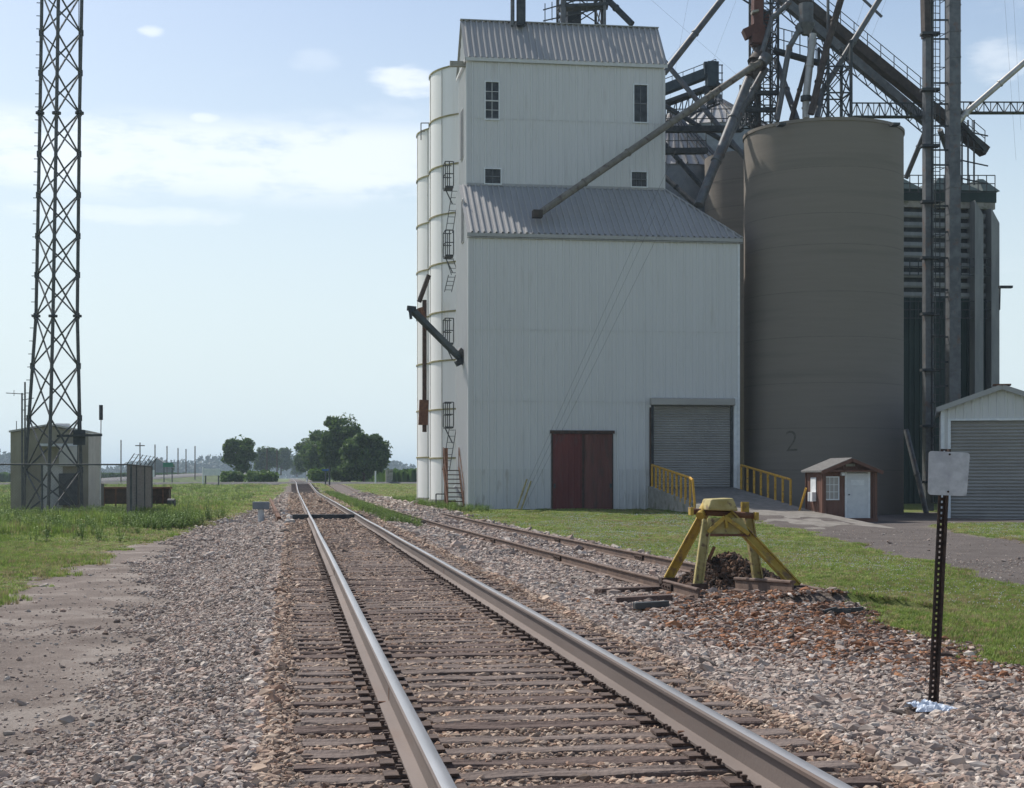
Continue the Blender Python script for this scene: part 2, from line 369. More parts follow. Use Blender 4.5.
def ok_ballast(x, y):
    g, r_, b_ = ground_mask(x, y)
    keep = (rng.random(len(x)) < b_*1.15*(1-r_)) & (g < .5)
    tie = (np.abs(x-1.335) < 1.32) & (np.abs(((y-tie_y0)/SP+.5) % 1-.5) < .25)
    keep &= ~(tie & (rng.random(len(x)) > .13+.40*np.clip(np.sin(y*1.9+x*1.1)*np.sin(x*2.3-y*.7),0,1)))
    keep &= ~(np.abs(x-.5875) < .075) & ~(np.abs(x-2.0825) < .075)
    xs = xs_c(y); tie2 = (y > 18) & (np.abs(x-xs) < 1.3) & (np.abs(((y-18)/.55+.5) % 1-.5) < .22)
    keep &= ~(tie2 & (rng.random(len(x)) > .35))
    for s in (-.75,.75): keep &= ~((y > 18) & (np.abs(x-xs-s) < .07))
    return keep
parts_r = []
for (y0, y1, dens, sz) in ((4.8,10,1450,.037), (10,18,950,.040), (18,30,520,.048), (30,50,130,.08), (50,85,50,.11), (85,130,16,.16)):
    A = (y1-y0)*11; x, y = sample(int(A*dens), y0, y1, -3.2, 7.8); k = ok_ballast(x, y); parts_r.append((x[k], y[k], np.full(k.sum(), sz)))
x = np.concatenate([a[0] for a in parts_r]); y = np.concatenate([a[1] for a in parts_r]); szs = np.concatenate([a[2] for a in parts_r])
szs = szs*np.where(np.abs(x-1.335) < 1.4, .66, 1)*np.where(x < -.3, .72, 1)*np.where(rng.random(len(x)) < .04, 1.6, 1)
o = put_rocks('ballast_stones', x, y, szs, .12)
# loose gravel on dirt and road
gx_, gy_ = [], []
for (y0, y1, dens) in ((5.5,12,330),(12,18,150),(18,30,50),(30,48,8)):
    x, y = sample(int((y1-y0)*30*dens), y0, y1, -8, 22); g, r_, b_ = ground_mask(x, y)
    cl = .5+.5*np.sin(x*1.3+y*.7)*np.sin(y*1.1-x*.5)
    k = (g < .4) & ((rng.random(len(x)) < (.12+.88*cl)*np.maximum(sm(-5.2,-1.2,x), .9*sm(10.5,7.5,y) if False else .9*(1-sm(7.5,11,y)))) & (b_ < .9) | (r_ > .5) & (rng.random(len(x)) < .25)); gx_.append(x[k]); gy_.append(y[k])
x = np.concatenate(gx_); y = np.concatenate(gy_)
put_rocks('loose_gravel', x, y, np.where(rng.random(len(x)) < .04, .045, .018)*(1+y/60), .15)
# grass
def grass_variant(i, nb, spread, lean, w=.010):
    r = random.Random(100+i); mb = MB()
    for k in range(nb):
        a = r.uniform(0, 6.28); d = r.uniform(0, spread); x, y = d*math.cos(a), d*math.sin(a)
        h = r.uniform(.55, 1.0); b2 = r.uniform(0, 6.28); l = lean*r.uniform(.3,1); wx, wy = w*math.cos(b2+1.57), w*math.sin(b2+1.57)
        p0 = Vector((x,y,0)); p1 = Vector((x+l*.35*math.cos(b2), y+l*.35*math.sin(b2), h*.6)); p2 = Vector((x+l*math.cos(b2), y+l*math.sin(b2), h))
        W = Vector((wx,wy,0)); mb.add([p0-W,p0+W,p1+W*.8,p1-W*.8,p2], [(0,1,2,3),(3,2,4)])
    me = bpy.data.meshes.new('grass_shape'); me.from_pydata(mb.v, [], mb.f); me.materials.append(M['blade']); return bpy.data.objects.new('grass_shape', me)
gv = [grass_variant(i, 22, .9, .5, .05) for i in range(5)]
gx_, gy_, gs_ = [], [], []
for (y0, y1, dens, wd) in ((12,24,260,.055),(24,40,130,.085),(40,62,55,.13),(62,100,18,.22),(100,190,3.5,.45)):
    x, y = sample(int((y1-y0)*90*dens), y0, y1, -50, 40); k = infrus(x, y, 20); x, y = x[k], y[k]
    g, r_, b_ = ground_mask(x, y); 
    inb = ((x > 7.5) & (x < 22.5) & (y > 67.4) & (y < 100)) | ((x > 15.7) & (x < 45) & (y > 55)); k = (rng.random(len(x)) < g) & ~inb
    gx_.append(x[k]); gy_.append(y[k]); gs_.append(np.full(k.sum(), wd))
x = np.concatenate(gx_); y = np.concatenate(gy_); w = np.concatenate(gs_); n = len(x)
patch = np.sin(x*.5+y*.21)*np.sin(y*.33-x*.27)+.5*np.sin(x*1.9)*np.sin(y*1.3+1)
rough = (x < 4)
hgt = np.where(rough, .07+.09*np.clip(patch+.3,0,1.3), .045+.02*np.clip(patch,0,1))*rng.uniform(.6,1.3,n)
lbx = np.interp(y, [0,22,35,51,75,110,180,186], [-4.3,-4.25,-4.0,-3.3,-2.0,-1.1,-.6,-.6])
tall = rough & (y > 33) & (y < 66) & (x > -11.0+.02*y) ; tall = tall & (y > 44) ; edge = sm(0, 3.0, lbx-x); hgt = np.where(tall, hgt*rng.uniform(1.,2.4,n), hgt); hgt = np.where(rough, hgt*(.45+.55*edge), hgt)
hgt = np.where(rough & (y > 66), hgt*1.6, hgt)
dry = rng.random(n) < np.where(rough, .10+.3*(1-edge), .20)+.35*np.clip(-patch-.1,0,1)*np.where(rough,.6,1)
t = np.array([(.18,.26,.055),(.23,.31,.07),(.14,.21,.045),(.28,.33,.10)])[rng.integers(0,4,n)]*rng.uniform(.8,1.2,(n,1))
t[dry] = np.array([(.30,.26,.13)])*rng.uniform(.7,1.2,(dry.sum(),1))
t *= 1.18; t[~rough] *= np.array([.98,.95,.95]); s = w*rng.uniform(.8,1.3,n)
scatter('grass', np.c_[x, y, H(x,y)-.005], np.c_[s*1.3, s*1.3, hgt*1.3], np.c_[np.zeros(n), np.zeros(n), rng.uniform(0,6.28,n)], t, gv)
# clover heads on the lawn
x, y = sample(60000, 12, 60, 5, 30); g, r_, b_ = ground_mask(x, y); cl = np.sin(x*.8+y*.3)*np.sin(y*.5-x*.9)
k = (g > .9) & (cl > -.25) & (rng.random(len(x)) < .5); x, y = x[k], y[k]; n = len(x)
s = .007+.00028*y
scatter('clover_flowers', np.c_[x, y, H(x,y)+.05], np.c_[s,s,s], np.zeros((n,3)), np.full((n,3), .55)*rng.uniform(.7,1.1,(n,1)), rocks[:2])
# leafy weeds
def weed_variant(i):
    r = random.Random(i+50); mb = MB()
    for st in range(7):
        a0 = r.uniform(0,6.28); lean = r.uniform(.05,.4); top = Vector((lean*math.cos(a0), lean*math.sin(a0), r.uniform(.6,1)))
        mb.bar((0,0,0), top, .012)
        for k in range(11):
            t = .2+.8*k/10; p = top*t; a = r.uniform(0,6.28); l = r.uniform(.10,.2)*(1.2-t*.5); d = Vector((math.cos(a), math.sin(a), r.uniform(-.2,.5)))*l; sd = Vector((-math.sin(a), math.cos(a), 0))*l*.28
            mb.add([p, p+d*.5+sd, p+d, p+d*.5-sd], [(0,1,2,3)])
    me = bpy.data.meshes.new('weed_shape'); me.from_pydata(mb.v, [], mb.f); me.materials.append(M['blade']); return bpy.data.objects.new('weed_shape', me)
wv = [weed_variant(i) for i in range(4)]
x, y = sample(26000, 36, 67, -14, -2.5); g, _, _ = ground_mask(x, y); cl = np.sin(x*.9+2)*np.sin(y*.35+x*.3)
k = (g > .6) & (rng.random(len(x)) < .04+.4*np.clip(cl,0,1)*sm(44,54,y)) & ((y > 48) | (rng.random(len(x)) < .25)) & (y > 40-1.2*(x+12)*0); x, y = x[k], y[k]
x2, y2 = sample(3600, 46, 130, 2.75, 4.0); k = rng.random(len(x2)) < .5; x = np.r_[x, x2[k]]; y = np.r_[y, y2[k]]
x3, y3 = sample(900, 62, 100, 6.3, 8.2); x = np.r_[x, x3]; y = np.r_[y, y3]
x4, y4 = sample(2500, 70, 180, -40, -3); x = np.r_[x, x4]; y = np.r_[y, y4]; n = len(x)
s = rng.uniform(.2,.6,n)*np.where(x > 2, .62, 1)
t = np.array([(.20,.30,.07),(.26,.36,.09),(.15,.23,.06)])[rng.integers(0,3,n)]*rng.uniform(.8,1.15,(n,1))
scatter('weeds', np.c_[x,y,H(x,y)], np.c_[s,s,s], np.c_[np.zeros(n),np.zeros(n),rng.uniform(0,6.28,n)], t, wv)
# one weed plant growing in the ballast
mbw = MB(); r0 = random.Random(4); wb = G(271, 758, .2)
for st in range(9):
    a0 = r0.uniform(0,6.28); top = Vector((.08*math.cos(a0), .08*math.sin(a0), r0.uniform(.08,.15))); mbw.bar(wb, wb+top, .003)
    for k in range(12):
        t = .15+.85*k/11; p = wb+top*t; a = r0.uniform(0,6.28); l = r0.uniform(.012,.03); d = Vector((math.cos(a), math.sin(a), r0.uniform(-.2,.6)))*l; sd = Vector((-math.sin(a), math.cos(a), 0))*l*.35
        mbw.add([p, p+d*.5+sd, p+d, p+d*.5-sd], [(0,1,2,3)])
tag(mbw.build('weed_plant', 'leaf_weed', origin=wb), 'small bright green weed growing in the ballast beside the tie ends', 'weed')
# ------------------------------------------------------------ tracks
def rail_profile(h):
    k = h/.18
    return [(-.07,0),(.07,0),(.07,.012*k),(.012,.028*k),(.010,.135*k),(.034,.148*k),(.0355,.166*k),(.029,.1755*k),(.015,.1795*k),(0,.1805*k),(-.015,.1795*k),(-.029,.1755*k),(-.0355,.166*k),(-.034,.148*k),(-.010,.135*k),(-.012,.028*k),(-.07,.012*k)]
def rail_mesh(pts, h, top=False):
    prof = rail_profile(h); mb = MB()
    if top: prof = [(x, z+.0012) for x, z in prof[7:12]]
    n = len(prof); vs = []
    for i, p in enumerate(pts):
        p = Vector(p); d = (Vector(pts[min(i+1, len(pts)-1)])-Vector(pts[max(i-1,0)])); d.z = 0; d.normalize(); sd = Vector((d.y, -d.x, 0))
        for (a, z) in prof: vs.append(p+sd*a+Vector((0,0,z)))
    fs = []
    for i in range(len(pts)-1):
        for j in range(n if not top else n-1):
            fs.append((i*n+j, i*n+(j+1)%n, (i+1)*n+(j+1)%n, (i+1)*n+j))
    if not top: fs += [tuple(range(n)), tuple(range((len(pts)-1)*n, len(pts)*n))[::-1]]
    mb.add(vs, fs); return mb
XL, XR = .5875, 2.0825
ys_main = [3+.0*i+i*1.5 for i in range(80)] + [124+i*6 for i in range(60)]
track = thing('railway_track', (1.335, 5, .3), 'main railway track with bright worn rails running to the road crossing', 'railway track')
for rx in (XL, XR):
    ph = 0 if rx < 1 else 2
    pts = [(rx+.004*math.sin(y*.35+ph), y, .372+float(rise(y))+.003*math.sin(y*.5+ph)) for y in ys_main]
    ro = rail_mesh(pts, .18).build('rail', 'rail_side', track, smooth=True)
    rail_mesh(pts, .18, True).build('running_surface', 'rail_top', ro, smooth=True)
    for yj in (9.2 if rx < 1 else 7.9, 21.1):                                  # weld collars
        MB().box(rx-.074, rx+.074, yj, yj+.03, .373, .392).box(rx-.014, rx+.014, yj, yj+.03, .39, .51).build('rail_joint', 'rust', ro)
def tie_mesh(seed, L=2.6, w=.165):
    r = random.Random(seed); mb = MB(); n = 14; vs = []; prof = [(-w/2,-.16),(-w/2,-.008),(-w/2+.012,0),(0,0),(w/2-.012,0),(w/2,-.008),(w/2,-.16)]
    prof.insert(4, (.03, -.006))
    for i in range(n+1):
        x = -L/2+L*i/n
        for (a, z) in prof: vs.append((x+r.uniform(-.008,.008)*(i in (0,n)), a+r.uniform(-.006,.006), z+(r.uniform(-.010,.004) if z > -.1 else 0)))
    k = len(prof); fs = [(i*k+j, i*k+j+1, (i+1)*k+j+1, (i+1)*k+j) for i in range(n) for j in range(k-1)]
    fs += [tuple(range(k))[::-1], tuple(range(n*k, n*k+k))]
    return mb.add(vs, fs)
def plate_mb():
    mb = MB().box(-.17,.17,-.07,.07,0,.014)
    for sx in (-.095,.095):
        for sy in (-.04,.04):
            mb.box(sx-.009,sx+.009,sy-.009,sy+.009,.014,.032).box(sx-.016,sx+.012,sy-.012,sy+.012,.032,.043)
    return mb
tie_t = []
for i in range(7):
    t_ = tie_mesh(i); me = bpy.data.meshes.new('tie'); me.from_pydata(t_.v, [], t_.f); me.materials.append(M['tie_wood'] if i % 3 else M['tie_old']); tie_t.append(me)
pm = plate_mb(); plate_me = bpy.data.meshes.new('tie_plate'); plate_me.from_pydata(pm.v, [], pm.f); plate_me.materials.append(M['plate_steel'])
r1 = random.Random(5)
for k in range(100):
    y = tie_y0+SP*k+r1.uniform(-.03,.03)
    t_ = bpy.data.objects.new('tie', tie_t[r1.randrange(7)]); COL.objects.link(t_); t_.parent = track
    t_.location = (r1.uniform(-.04,.04), y-5, .057+r1.uniform(-.008,.004)); t_.rotation_euler = (r1.uniform(-.02,.02), 0, r1.uniform(-.012,.012))
    for rx in (XL, XR):
        pl = bpy.data.objects.new('tie_plate', plate_me); COL.objects.link(pl); pl.parent = t_; pl.location = (rx-1.335-t_.location.x, 0, .001)
mb = MB()
for k in range(100, 860):
    y = tie_y0+SP*k+r1.uniform(-.04,.04); q = tie_mesh(k, 2.6); dz = .36+float(rise(y)); dx = 1.335+r1.uniform(-.04,.04)
    mb.box(dx-1.3, dx+1.3, y-.08, y+.08, dz-.12, dz-.014+r1.uniform(-.012,.004))
tag(mb.build('distant_ties', 'tie_wood', track), kind='stuff')
# siding
sid = thing('railway_siding', (5.7, 19, .1), 'rusty disused siding track ending at the yellow buffer stop', 'railway track')
for s, y0 in ((-.75, 18.6), (.75, 17.6)):
    ys = [y0+i*1.2 for i in range(90)]+[128+i*8 for i in range(30)]
    pts = [(float(xs_c(y))+s+.006*math.sin(y), y, .205+float(rise(y))) for y in ys]
    ro = rail_mesh(pts, .15).build('rail', 'rail_rusty', sid, smooth=True)
    mb = MB()
    for yj in (20.1, 27.5, 35.2):
        xj = float(xs_c(yj))+s
        for q in (-.02,.02): mb.box(xj+q-.012, xj+q+.012, yj-.3, yj+.3, .235, .315)
        for b_ in range(4): mb.box(xj-.055, xj+.055, yj-.24+b_*.15, yj-.20+b_*.15, .262, .29)
    mb.build('joint_bar', 'rust_dark', ro)
for k in range(100):
    y = 18.3+.55*k+r1.uniform(-.05,.05)
    t_ = bpy.data.objects.new('tie', tie_t[r1.randrange(7)]); COL.objects.link(t_); t_.parent = sid
    t_.location = (float(xs_c(y))-5.7+r1.uniform(-.06,.06), y-19, .097+r1.uniform(-.01,.006)); t_.rotation_euler = (0, 0, r1.uniform(-.02,.02))
mb = MB()
for k in range(100, 220):
    y = 18.3+.55*k; dx = float(xs_c(y)); dz = .197+float(rise(y)); mb.box(dx-1.25, dx+1.25, y-.11, y+.11, dz-.1, dz)
tag(mb.build('distant_ties', 'tie_old', sid), kind='stuff')
# timber across the main track
a = G(292.5, 517, .42); tb = G(363, 517, .42)
mb = MB().box(a.x, tb.x-.0, a.y-.13, a.y+.13, .34, .505)
tag(mb.build('timber_plank', 'steel_dark', origin=(a.x, a.y, .36), bevel=.01), 'black timber lying across both rails of the main track', 'plank')
# old ties & scrap left of the buffer stop
def loose(name, p, q, w, h, m_, label, cat, group=None):
    mb = MB().bar(p, q, w, h); mb.v = [tuple(Vector(v)+Vector((0,0,random.uniform(-.006,.006)))) for v in mb.v]
    return tag(mb.build(name, m_, origin=tuple(p), bevel=.008), label, cat, group)
def gp(px, py, dz=0):
    z = .1
    for _ in range(6): p = G(px, py, z); z = Hs(p.x, p.y)+dz
    return p
loose('old_tie', gp(598,591,.06), gp(668,588,.05), .2, .07, 'tie_old', 'dark discarded tie lying farthest left behind the siding end', 'old tie')
loose('old_tie', gp(616,600,.06), gp(672,597,.05), .18, .08, 'tie_old', 'short black tie lying left of the siding rail end', 'old tie')
loose('old_tie', gp(634,606,.05), gp(668,604,.04), .16, .08, 'steel_dark', 'nearest short black tie chunk in front of the siding rail end', 'old tie')
# switch stand on the left
p = gp(261, 522); st = thing('switch_marker', p, 'grey box on a short post standing left of the main track', 'track marker')
MB().tube(p, p+Vector((0,0,.45)), .11, 12).build('post', 'trim', st, smooth=True)
MB().box(p.x-.28,p.x+.28,p.y-.15,p.y+.15,p.z+.43,p.z+.68).build('box', 'bin_wall', st, bevel=.02)
a = gp(270,499,.1); q = gp(279,519,.1)
tag(MB().bar(a, q, .12, .15).build('scrap_rail', 'rust', origin=a), 'short rusty rail lying in weeds beside the grey track marker', 'scrap rail')
mb = MB(); r2 = random.Random(3)
for k, (dx, dy) in enumerate(((289,519),(292,523),(287,524))):
    q = gp(dx, dy); mb = MB()
    v = rock_variant(300+k); me = v.data
    mb.add([q+Vector(vv.co)*.22+Vector((0,0,.05)) for vv in me.vertices], [tuple(pp.vertices) for pp in me.polygons])
    tag(mb.build('pale_rock', 'stone_pale', origin=q), 'pale limestone chunk beside the left end of the black timber', 'rock', 'pale rocks by the timber')
# ------------------------------------------------------------ buffer stop
zr = .355
bs = thing('buffer_stop', G(720, 584, .2), 'yellow steel buffer stop with splayed legs at the siding end', 'buffer stop')
hub = lambda px, py, zc=20.2: P(px, py, zc)
feetA = [(G(668,579,zr), hub(705,512,20.5), .105), (G(698,585,zr), hub(707,520,19.9), .10)]
feetB = [(G(797,587,zr-.02), hub(728,514,20.0), .105), (G(758,580,zr), hub(748,515,20.5), .105)]
for i, (ft, tp, w) in enumerate(feetA+feetB):
    mb = MB(); d = (tp-ft).normalized(); sd = Vector((1,0,0))
    # channel section: web and two flanges
    mb.bar(ft, tp, w, .02, up=(0,-1,.3)); n = d.cross(Vector((0,-1,.3))).normalized()
    for e in (-1,1): mb.bar(ft+n*e*w/2, tp+n*e*w/2, .02, .09, up=(0,-1,.3))
    mb.build('leg', 'yellow' if i in (0,2) else 'yellow_pale', bs, bevel=.004)
    MB().box(ft.x-.11, ft.x+.11, ft.y-.09, ft.y+.09, ft.z-.05, ft.z+.02).build('foot', 'rust_dark', bs)
l, r_ = hub(690,511,20.1), hub(757,516,20.1)
MB().tube(l, r_, .042, 12).build('cross_beam', 'rust', bs, smooth=True)
for e in (hub(691,511,20.05), hub(756,516,20.05)): MB().box(e.x-.022,e.x+.022,e.y-.06,e.y+.06,e.z-.055,e.z+.05).build('end_plate', 'yellow', bs, bevel=.005)
# head block
cA, cB, cC, cD = hub(705,510,20), hub(736,511,20), hub(731,498,20), hub(709,499,20)
mb = MB(); pr = [cA,cB,cC,cD]; dY = Vector((0,.30,0))
mb.add([p_-dY*.4 for p_ in pr]+[p_+dY for p_ in pr], [(0,1,2,3),(4,7,6,5),(0,4,5,1),(1,5,6,2),(2,6,7,3),(3,7,4,0)]); mb.build('head_block', 'yellow_pale', bs, bevel=.02)
MB().tube(hub(706,505,20.25), hub(700,516,20.05), .06, 10).build('shoulder_casting', 'yellow', bs, smooth=True)
e = hub(745,512,20.15); MB().tube(e-Vector((0,0,.03)), e+Vector((0,0,.13)), .055, 12).build('bolt_boss', 'yellow', bs, smooth=True)
# front gusset plate with ribs
g1, g2, g3, g4 = hub(708,518,19.86), hub(742,518,19.86), hub(750,533,19.86), hub(706,534,19.86)
mb = MB(); tk = Vector((0,.02,0)); pr = [g4,g3,g2,g1]; mb.add(pr+[p_+tk for p_ in pr], [(0,1,2,3),(4,7,6,5),(0,4,5,1),(1,5,6,2),(2,6,7,3),(3,7,4,0)]); mb.build('gusset_plate', 'yellow_pale', bs)
for p_, q_ in (((725,517),(708,532)), ((725,517),(749,534)), ((725,517),(727,528))): MB().bar(hub(*p_,19.82), hub(*q_,19.82), .03, .05).build('rib', 'yellow', bs)
MB().bar(hub(706,535,19.84), hub(750,535,19.84), .03, .035).build('lower_flange', 'rust', bs)
# cross rail under right feet & scrap
a, q = gp(736,583,.12), gp(793,587,.12)
mb = rail_mesh([a-Vector((0,0,.1)), q-Vector((0,0,.1))], .18)
tag(mb.build('cut_rail', 'rail_rusty', origin=a), 'short cut rail lying crosswise under the buffer stop right foot', 'scrap rail')
a, q = gp(796,590,.06), gp(826,601,.05)
tag(MB().bar(a, q, .14, .12).bar(q-Vector((.08,0,.01)), q+Vector((.08,.02,-.01)), .2, .14).build('rusty_scrap', 'rust_dark', origin=a), 'rusty dark steel scrap lying right of the buffer stop', 'scrap metal')
a = gp(840,612,.03); mb = MB()
for k in range(5): mb.bar(a+Vector((.08*k-.2,random.uniform(-.05,.05),random.uniform(0,.05))), a+Vector((.08*k-.05,random.uniform(-.05,.05),random.uniform(0,.05))), .05, .04)
tag(mb.build('twisted_scrap', 'steel_dark', origin=a), 'small twisted black scrap lying on the rusty gravel', 'scrap metal')
# debris pile
pc = P(735, 575, 21.4); n = 3400; rr_ = rng.random(n)**.5*1.15; aa = rng.uniform(0, 6.28, n)
x = pc.x+rr_*np.cos(aa)*.85; y = pc.y+.3+rr_*np.sin(aa)*.8; base = H(x,y); hh = .48*np.clip(1-rr_**1.1,0,1)*rng.uniform(.55,1,n)**.3
sz_ = rng.uniform(.03,.09,n)
t = np.array([(.07,.048,.037),(.12,.075,.052),(.045,.035,.03),(.17,.10,.065)])[rng.integers(0,4,n)]
scatter('debris_pile', np.c_[x,y,base+hh], np.c_[sz_*1.5,sz_*.8,sz_*.6], rng.uniform(0,6.28,(n,3)), t, rocks)
mb = MB(); mb.add([(pc.x+.6*math.cos(k*.5236)*s1, pc.y+.3+.7*math.sin(k*.5236)*s1, .15+z1) for s1, z1 in ((1,-.05),(.55,.14),(.15,.30)) for k in range(12)],
    [(j*12+k, j*12+(k+1)%12, (j+1)*12+(k+1)%12, (j+1)*12+k) for j in range(2) for k in range(12)]+[tuple(range(24,36))])
tag(mb.build('debris_mound', 'rust_dark'), kind='stuff')
a, q = gp(706,568,.1), P(712,552,20.9)
tag(MB().bar(a, q, .16, .04, up=(0,-1,.3)).build('rusty_plate', 'rust', origin=a), 'reddish rusty steel plate leaning on the dark debris pile', 'steel plate')
# ------------------------------------------------------------ sign post
b0 = gp(932, 705); zs = zc_of(b0.x, b0.y); ps = thing('sign_post', b0, 'blank metal sign seen from behind on a dark perforated post', 'sign')
tp = P(944.5, 449, zs+.0); d = (tp-b0).normalized()
mb = MB(); L_ = (tp-b0).length; side = Vector((c_,-s_,0)); fw = Vector((s_,c_,0))
segs = 46; ww = .030; hw = .006
def pt(u, v, t): return b0+d*t+side*u+fw*v
for k in range(segs):                                 # web with punched holes
    t0, t1 = L_*k/segs, L_*(k+1)/segs; h0, h1 = t0+(t1-t0)*.3, t0+(t1-t0)*.7
    for (u0,u1,a0,a1) in ((-ww*.55,-hw,t0,t1),(hw,ww*.55,t0,t1),(-hw,hw,t0,h0),(-hw,hw,h1,t1)):
        mb.add([pt(u0,0,a0),pt(u1,0,a0),pt(u1,0,a1),pt(u0,0,a1)], [(0,1,2,3)])
for e in (-1,1):
    mb.add([pt(e*ww*.55,0,-.2),pt(e*ww*.75,-.03,-.2),pt(e*ww*.75,-.03,L_),pt(e*ww*.55,0,L_)], [(0,1,2,3)])
    mb.add([pt(e*ww*.75,-.03,-.2),pt(e*ww*1.2,-.03,-.2),pt(e*ww*1.2,-.03,L_),pt(e*ww*.75,-.03,L_)], [(0,1,2,3)])
po = mb.build('post', 'post_dark', ps); so = po.modifiers.new('thick', 'SOLIDIFY'); so.thickness = .003
# plate with rounded corners
cs = [P(924.5,494.5,zs+.01), P(963,496,zs-.01), P(966.5,453,zs-.01), P(925.5,451,zs+.01)]
def rounded(cs, r, n=6):
    out = []
    for i in range(4):
        c0, pv, nx_ = cs[i], cs[i-1], cs[(i+1)%4]; e1 = (pv-c0).normalized()*r; e2 = (nx_-c0).normalized()*r; ctr = c0+e1+e2
        for k in range(n+1):
            t = k/n*math.pi/2; out.append(ctr-e2*math.cos(t)-e1*math.sin(t))
    return out
rp = rounded(cs, .022); n = len(rp); nf = -fw*.085
mb = MB(); mb.add([p_+nf for p_ in rp]+[p_+nf+fw*.002 for p_ in rp], [tuple(range(n)), tuple(range(n,2*n))[::-1]]+[(k,k+n,(k+1)%n+n,(k+1)%n) for k in range(n)])
plate = mb.build('sign_plate', 'sign_back', ps)
for q in ((946,454.5),(944.5,491.5)):
    e = P(*q, zs)+nf*1.02; MB().tube(e-fw*.006, e, .007, 8).build('bolt', 'rust_dark', plate)
# crumpled bag
b1 = gp(935, 712); mb = MB(); nu, nv = 26, 14; r3 = random.Random(9)
for j in range(nv+1):
    for i in range(nu+1):
        u, v = i/nu, j/nv; ex = .18*(u-.5)*2; ey = .11*(v-.5)*2
        hgt_ = .075*max(0, (1-abs(u-.35)*1.3))*math.sin(math.pi*v)**.6*(.6+.6*r3.random())*(1-.5*u)
        mb.v.append((b1.x+ex+r3.uniform(-.006,.006)+.02*math.sin(v*9), b1.y+ey*(1-.4*u)+r3.uniform(-.006,.006)-.05*u, b1.z+.02+hgt_))
mb.f = [(j*(nu+1)+i, j*(nu+1)+i+1, (j+1)*(nu+1)+i+1, (j+1)*(nu+1)+i) for j in range(nv) for i in range(nu)]
tag(mb.build('plastic_bag', 'bag', origin=b1), 'crumpled pale blue plastic bag on the gravel at the sign post foot', 'bag')
# ------------------------------------------------------------ white elevator building
YF = 67.6; YU = YF+3.3; YR = YU+1.75; YB = YU+3.5
xl = FY(469,300,YF).x; xr = FY(738.5,300,YF).x; ze = FY(600,234.5,YF).z
ul = FY(467,300,YU).x; ur = FY(664,300,YU).x; zj = FY(560,189,YU).z; zue = FY(560,59,YU).z; zrd = FY(560,26,YR).z
B0 = Vector((xl, YF, .2)); wb_ = thing('elevator_building', B0, 'tall white metal clad grain elevator building with red doors and roller door', 'grain elevator')
LB = YF+5.4      # back of the lower block
def win_rect(p0, p1, Y): a = FY(p0[0],p0[1],Y); q = FY(p1[0],p1[1],Y); return (a.x, q.x, q.z, a.z)
hatch = win_rect((551.5,431),(613,511),YF); roll = win_rect((651,398),(733,487.5),YF)
roll = (roll[0], roll[1], roll[2], roll[3])
z0 = .15
zs_low = .15+1.9
holes = [(hatch[0]-xl, hatch[1]-xl, -1, hatch[3]), (roll[0]-xl, roll[1]-xl, roll[2], roll[3])]
def sub(h, zb): return (h[0], h[1], max(h[2], -99), h[3])
fl = FY(600,331,YF).z
mb = MB()
mb.corr((xl,YF,0),(1,0,0),(0,0,1),(0,-1,0), xr-xl, .305, .032, zs_low, ze, [(holes[0][0],holes[0][1],zs_low-.0,holes[0][3]), (holes[1][0],holes[1][1],zs_low,holes[1][3])])
mb.corr((xl,LB,0),(0,-1,0),(0,0,1),(-1,0,0), LB-YF, .305, .028, z0, lambda u: ze+(zj-ze)*min(1,max(0,(LB-YF-u)/(YU-YF))) )
mb.corr((xr,YF,0),(0,1,0),(0,0,1),(1,0,0), LB-YF, .305, .028, z0, ze)
mb.corr((xr,LB,0),(-1,0,0),(0,0,1),(0,1,0), xr-xl, .305, .032, z0, ze)
mb.build('lower_wall', 'siding', wb_)
for (ua, ub) in ((0, holes[0][0]), (holes[0][1], holes[1][0]), (holes[1][1], xr-xl)):
    MB().corr((xl+ua,YF-.006,0),(1,0,0),(0,0,1),(0,-1,0), ub-ua, .305, .032, z0, zs_low+.04).build('lower_wall_panel', 'siding_low', wb_)
MB().corr((xl+holes[1][0],YF-.006,0),(1,0,0),(0,0,1),(0,-1,0), holes[1][1]-holes[1][0], .305, .028, z0, roll[2]).build('lower_wall_panel', 'siding_low', wb_)
MB().box(xl-.02, xr+.02, YF-.06, YF-.052, z0-.1, z0+.14).box(hatch[0],hatch[0]+.01,YF-.03,YF-.02,z0,z0+.1).build('base_flashing', 'concrete_band', wb_)
mb = MB()
wins = [win_rect((485.5,82),(498.5,119.5),YU), win_rect((634,85),(647,122.5),YU), win_rect((485,169),(500.5,184),YU), win_rect((631.5,172),(646.5,187),YU)]
hu = [(w[0]-ul, w[1]-ul, w[2], w[3]) for w in wins]
def multi(mb, O, w, z0, z1, hs):
    # corr supports one hole per column: split vertically
    zm = FY(560,150,YU).z
    mb.corr(O,(1,0,0),(0,0,1),(0,-1,0), w, .305, .032, z0, zm, [(h[0],h[1],max(h[2],z0),h[3]) for h in hs if h[3] < zm])
    mb.corr(O,(1,0,0),(0,0,1),(0,-1,0), w, .305, .032, zm, z1, [h for h in hs if h[3] > zm])
multi(mb, (ul,YU,0), ur-ul, zj-.4, zue, hu)
gab = lambda u: zue+(zrd-zue)*(1-abs(u-(YR-YU))/(YR-YU))
mb.corr((ul,YB,0),(0,-1,0),(0,0,1),(-1,0,0), YB-YU, .305, .028, .1, lambda u: gab(YB-YU-u))
mb.corr((ur,YU,0),(0,1,0),(0,0,1),(1,0,0), YB-YU, .305, .028, .1, gab)
mb.corr((ur,YB,0),(-1,0,0),(0,0,1),(0,1,0), ur-ul, .305, .032, .1, zue)
mb.build('upper_wall', 'siding', wb_)
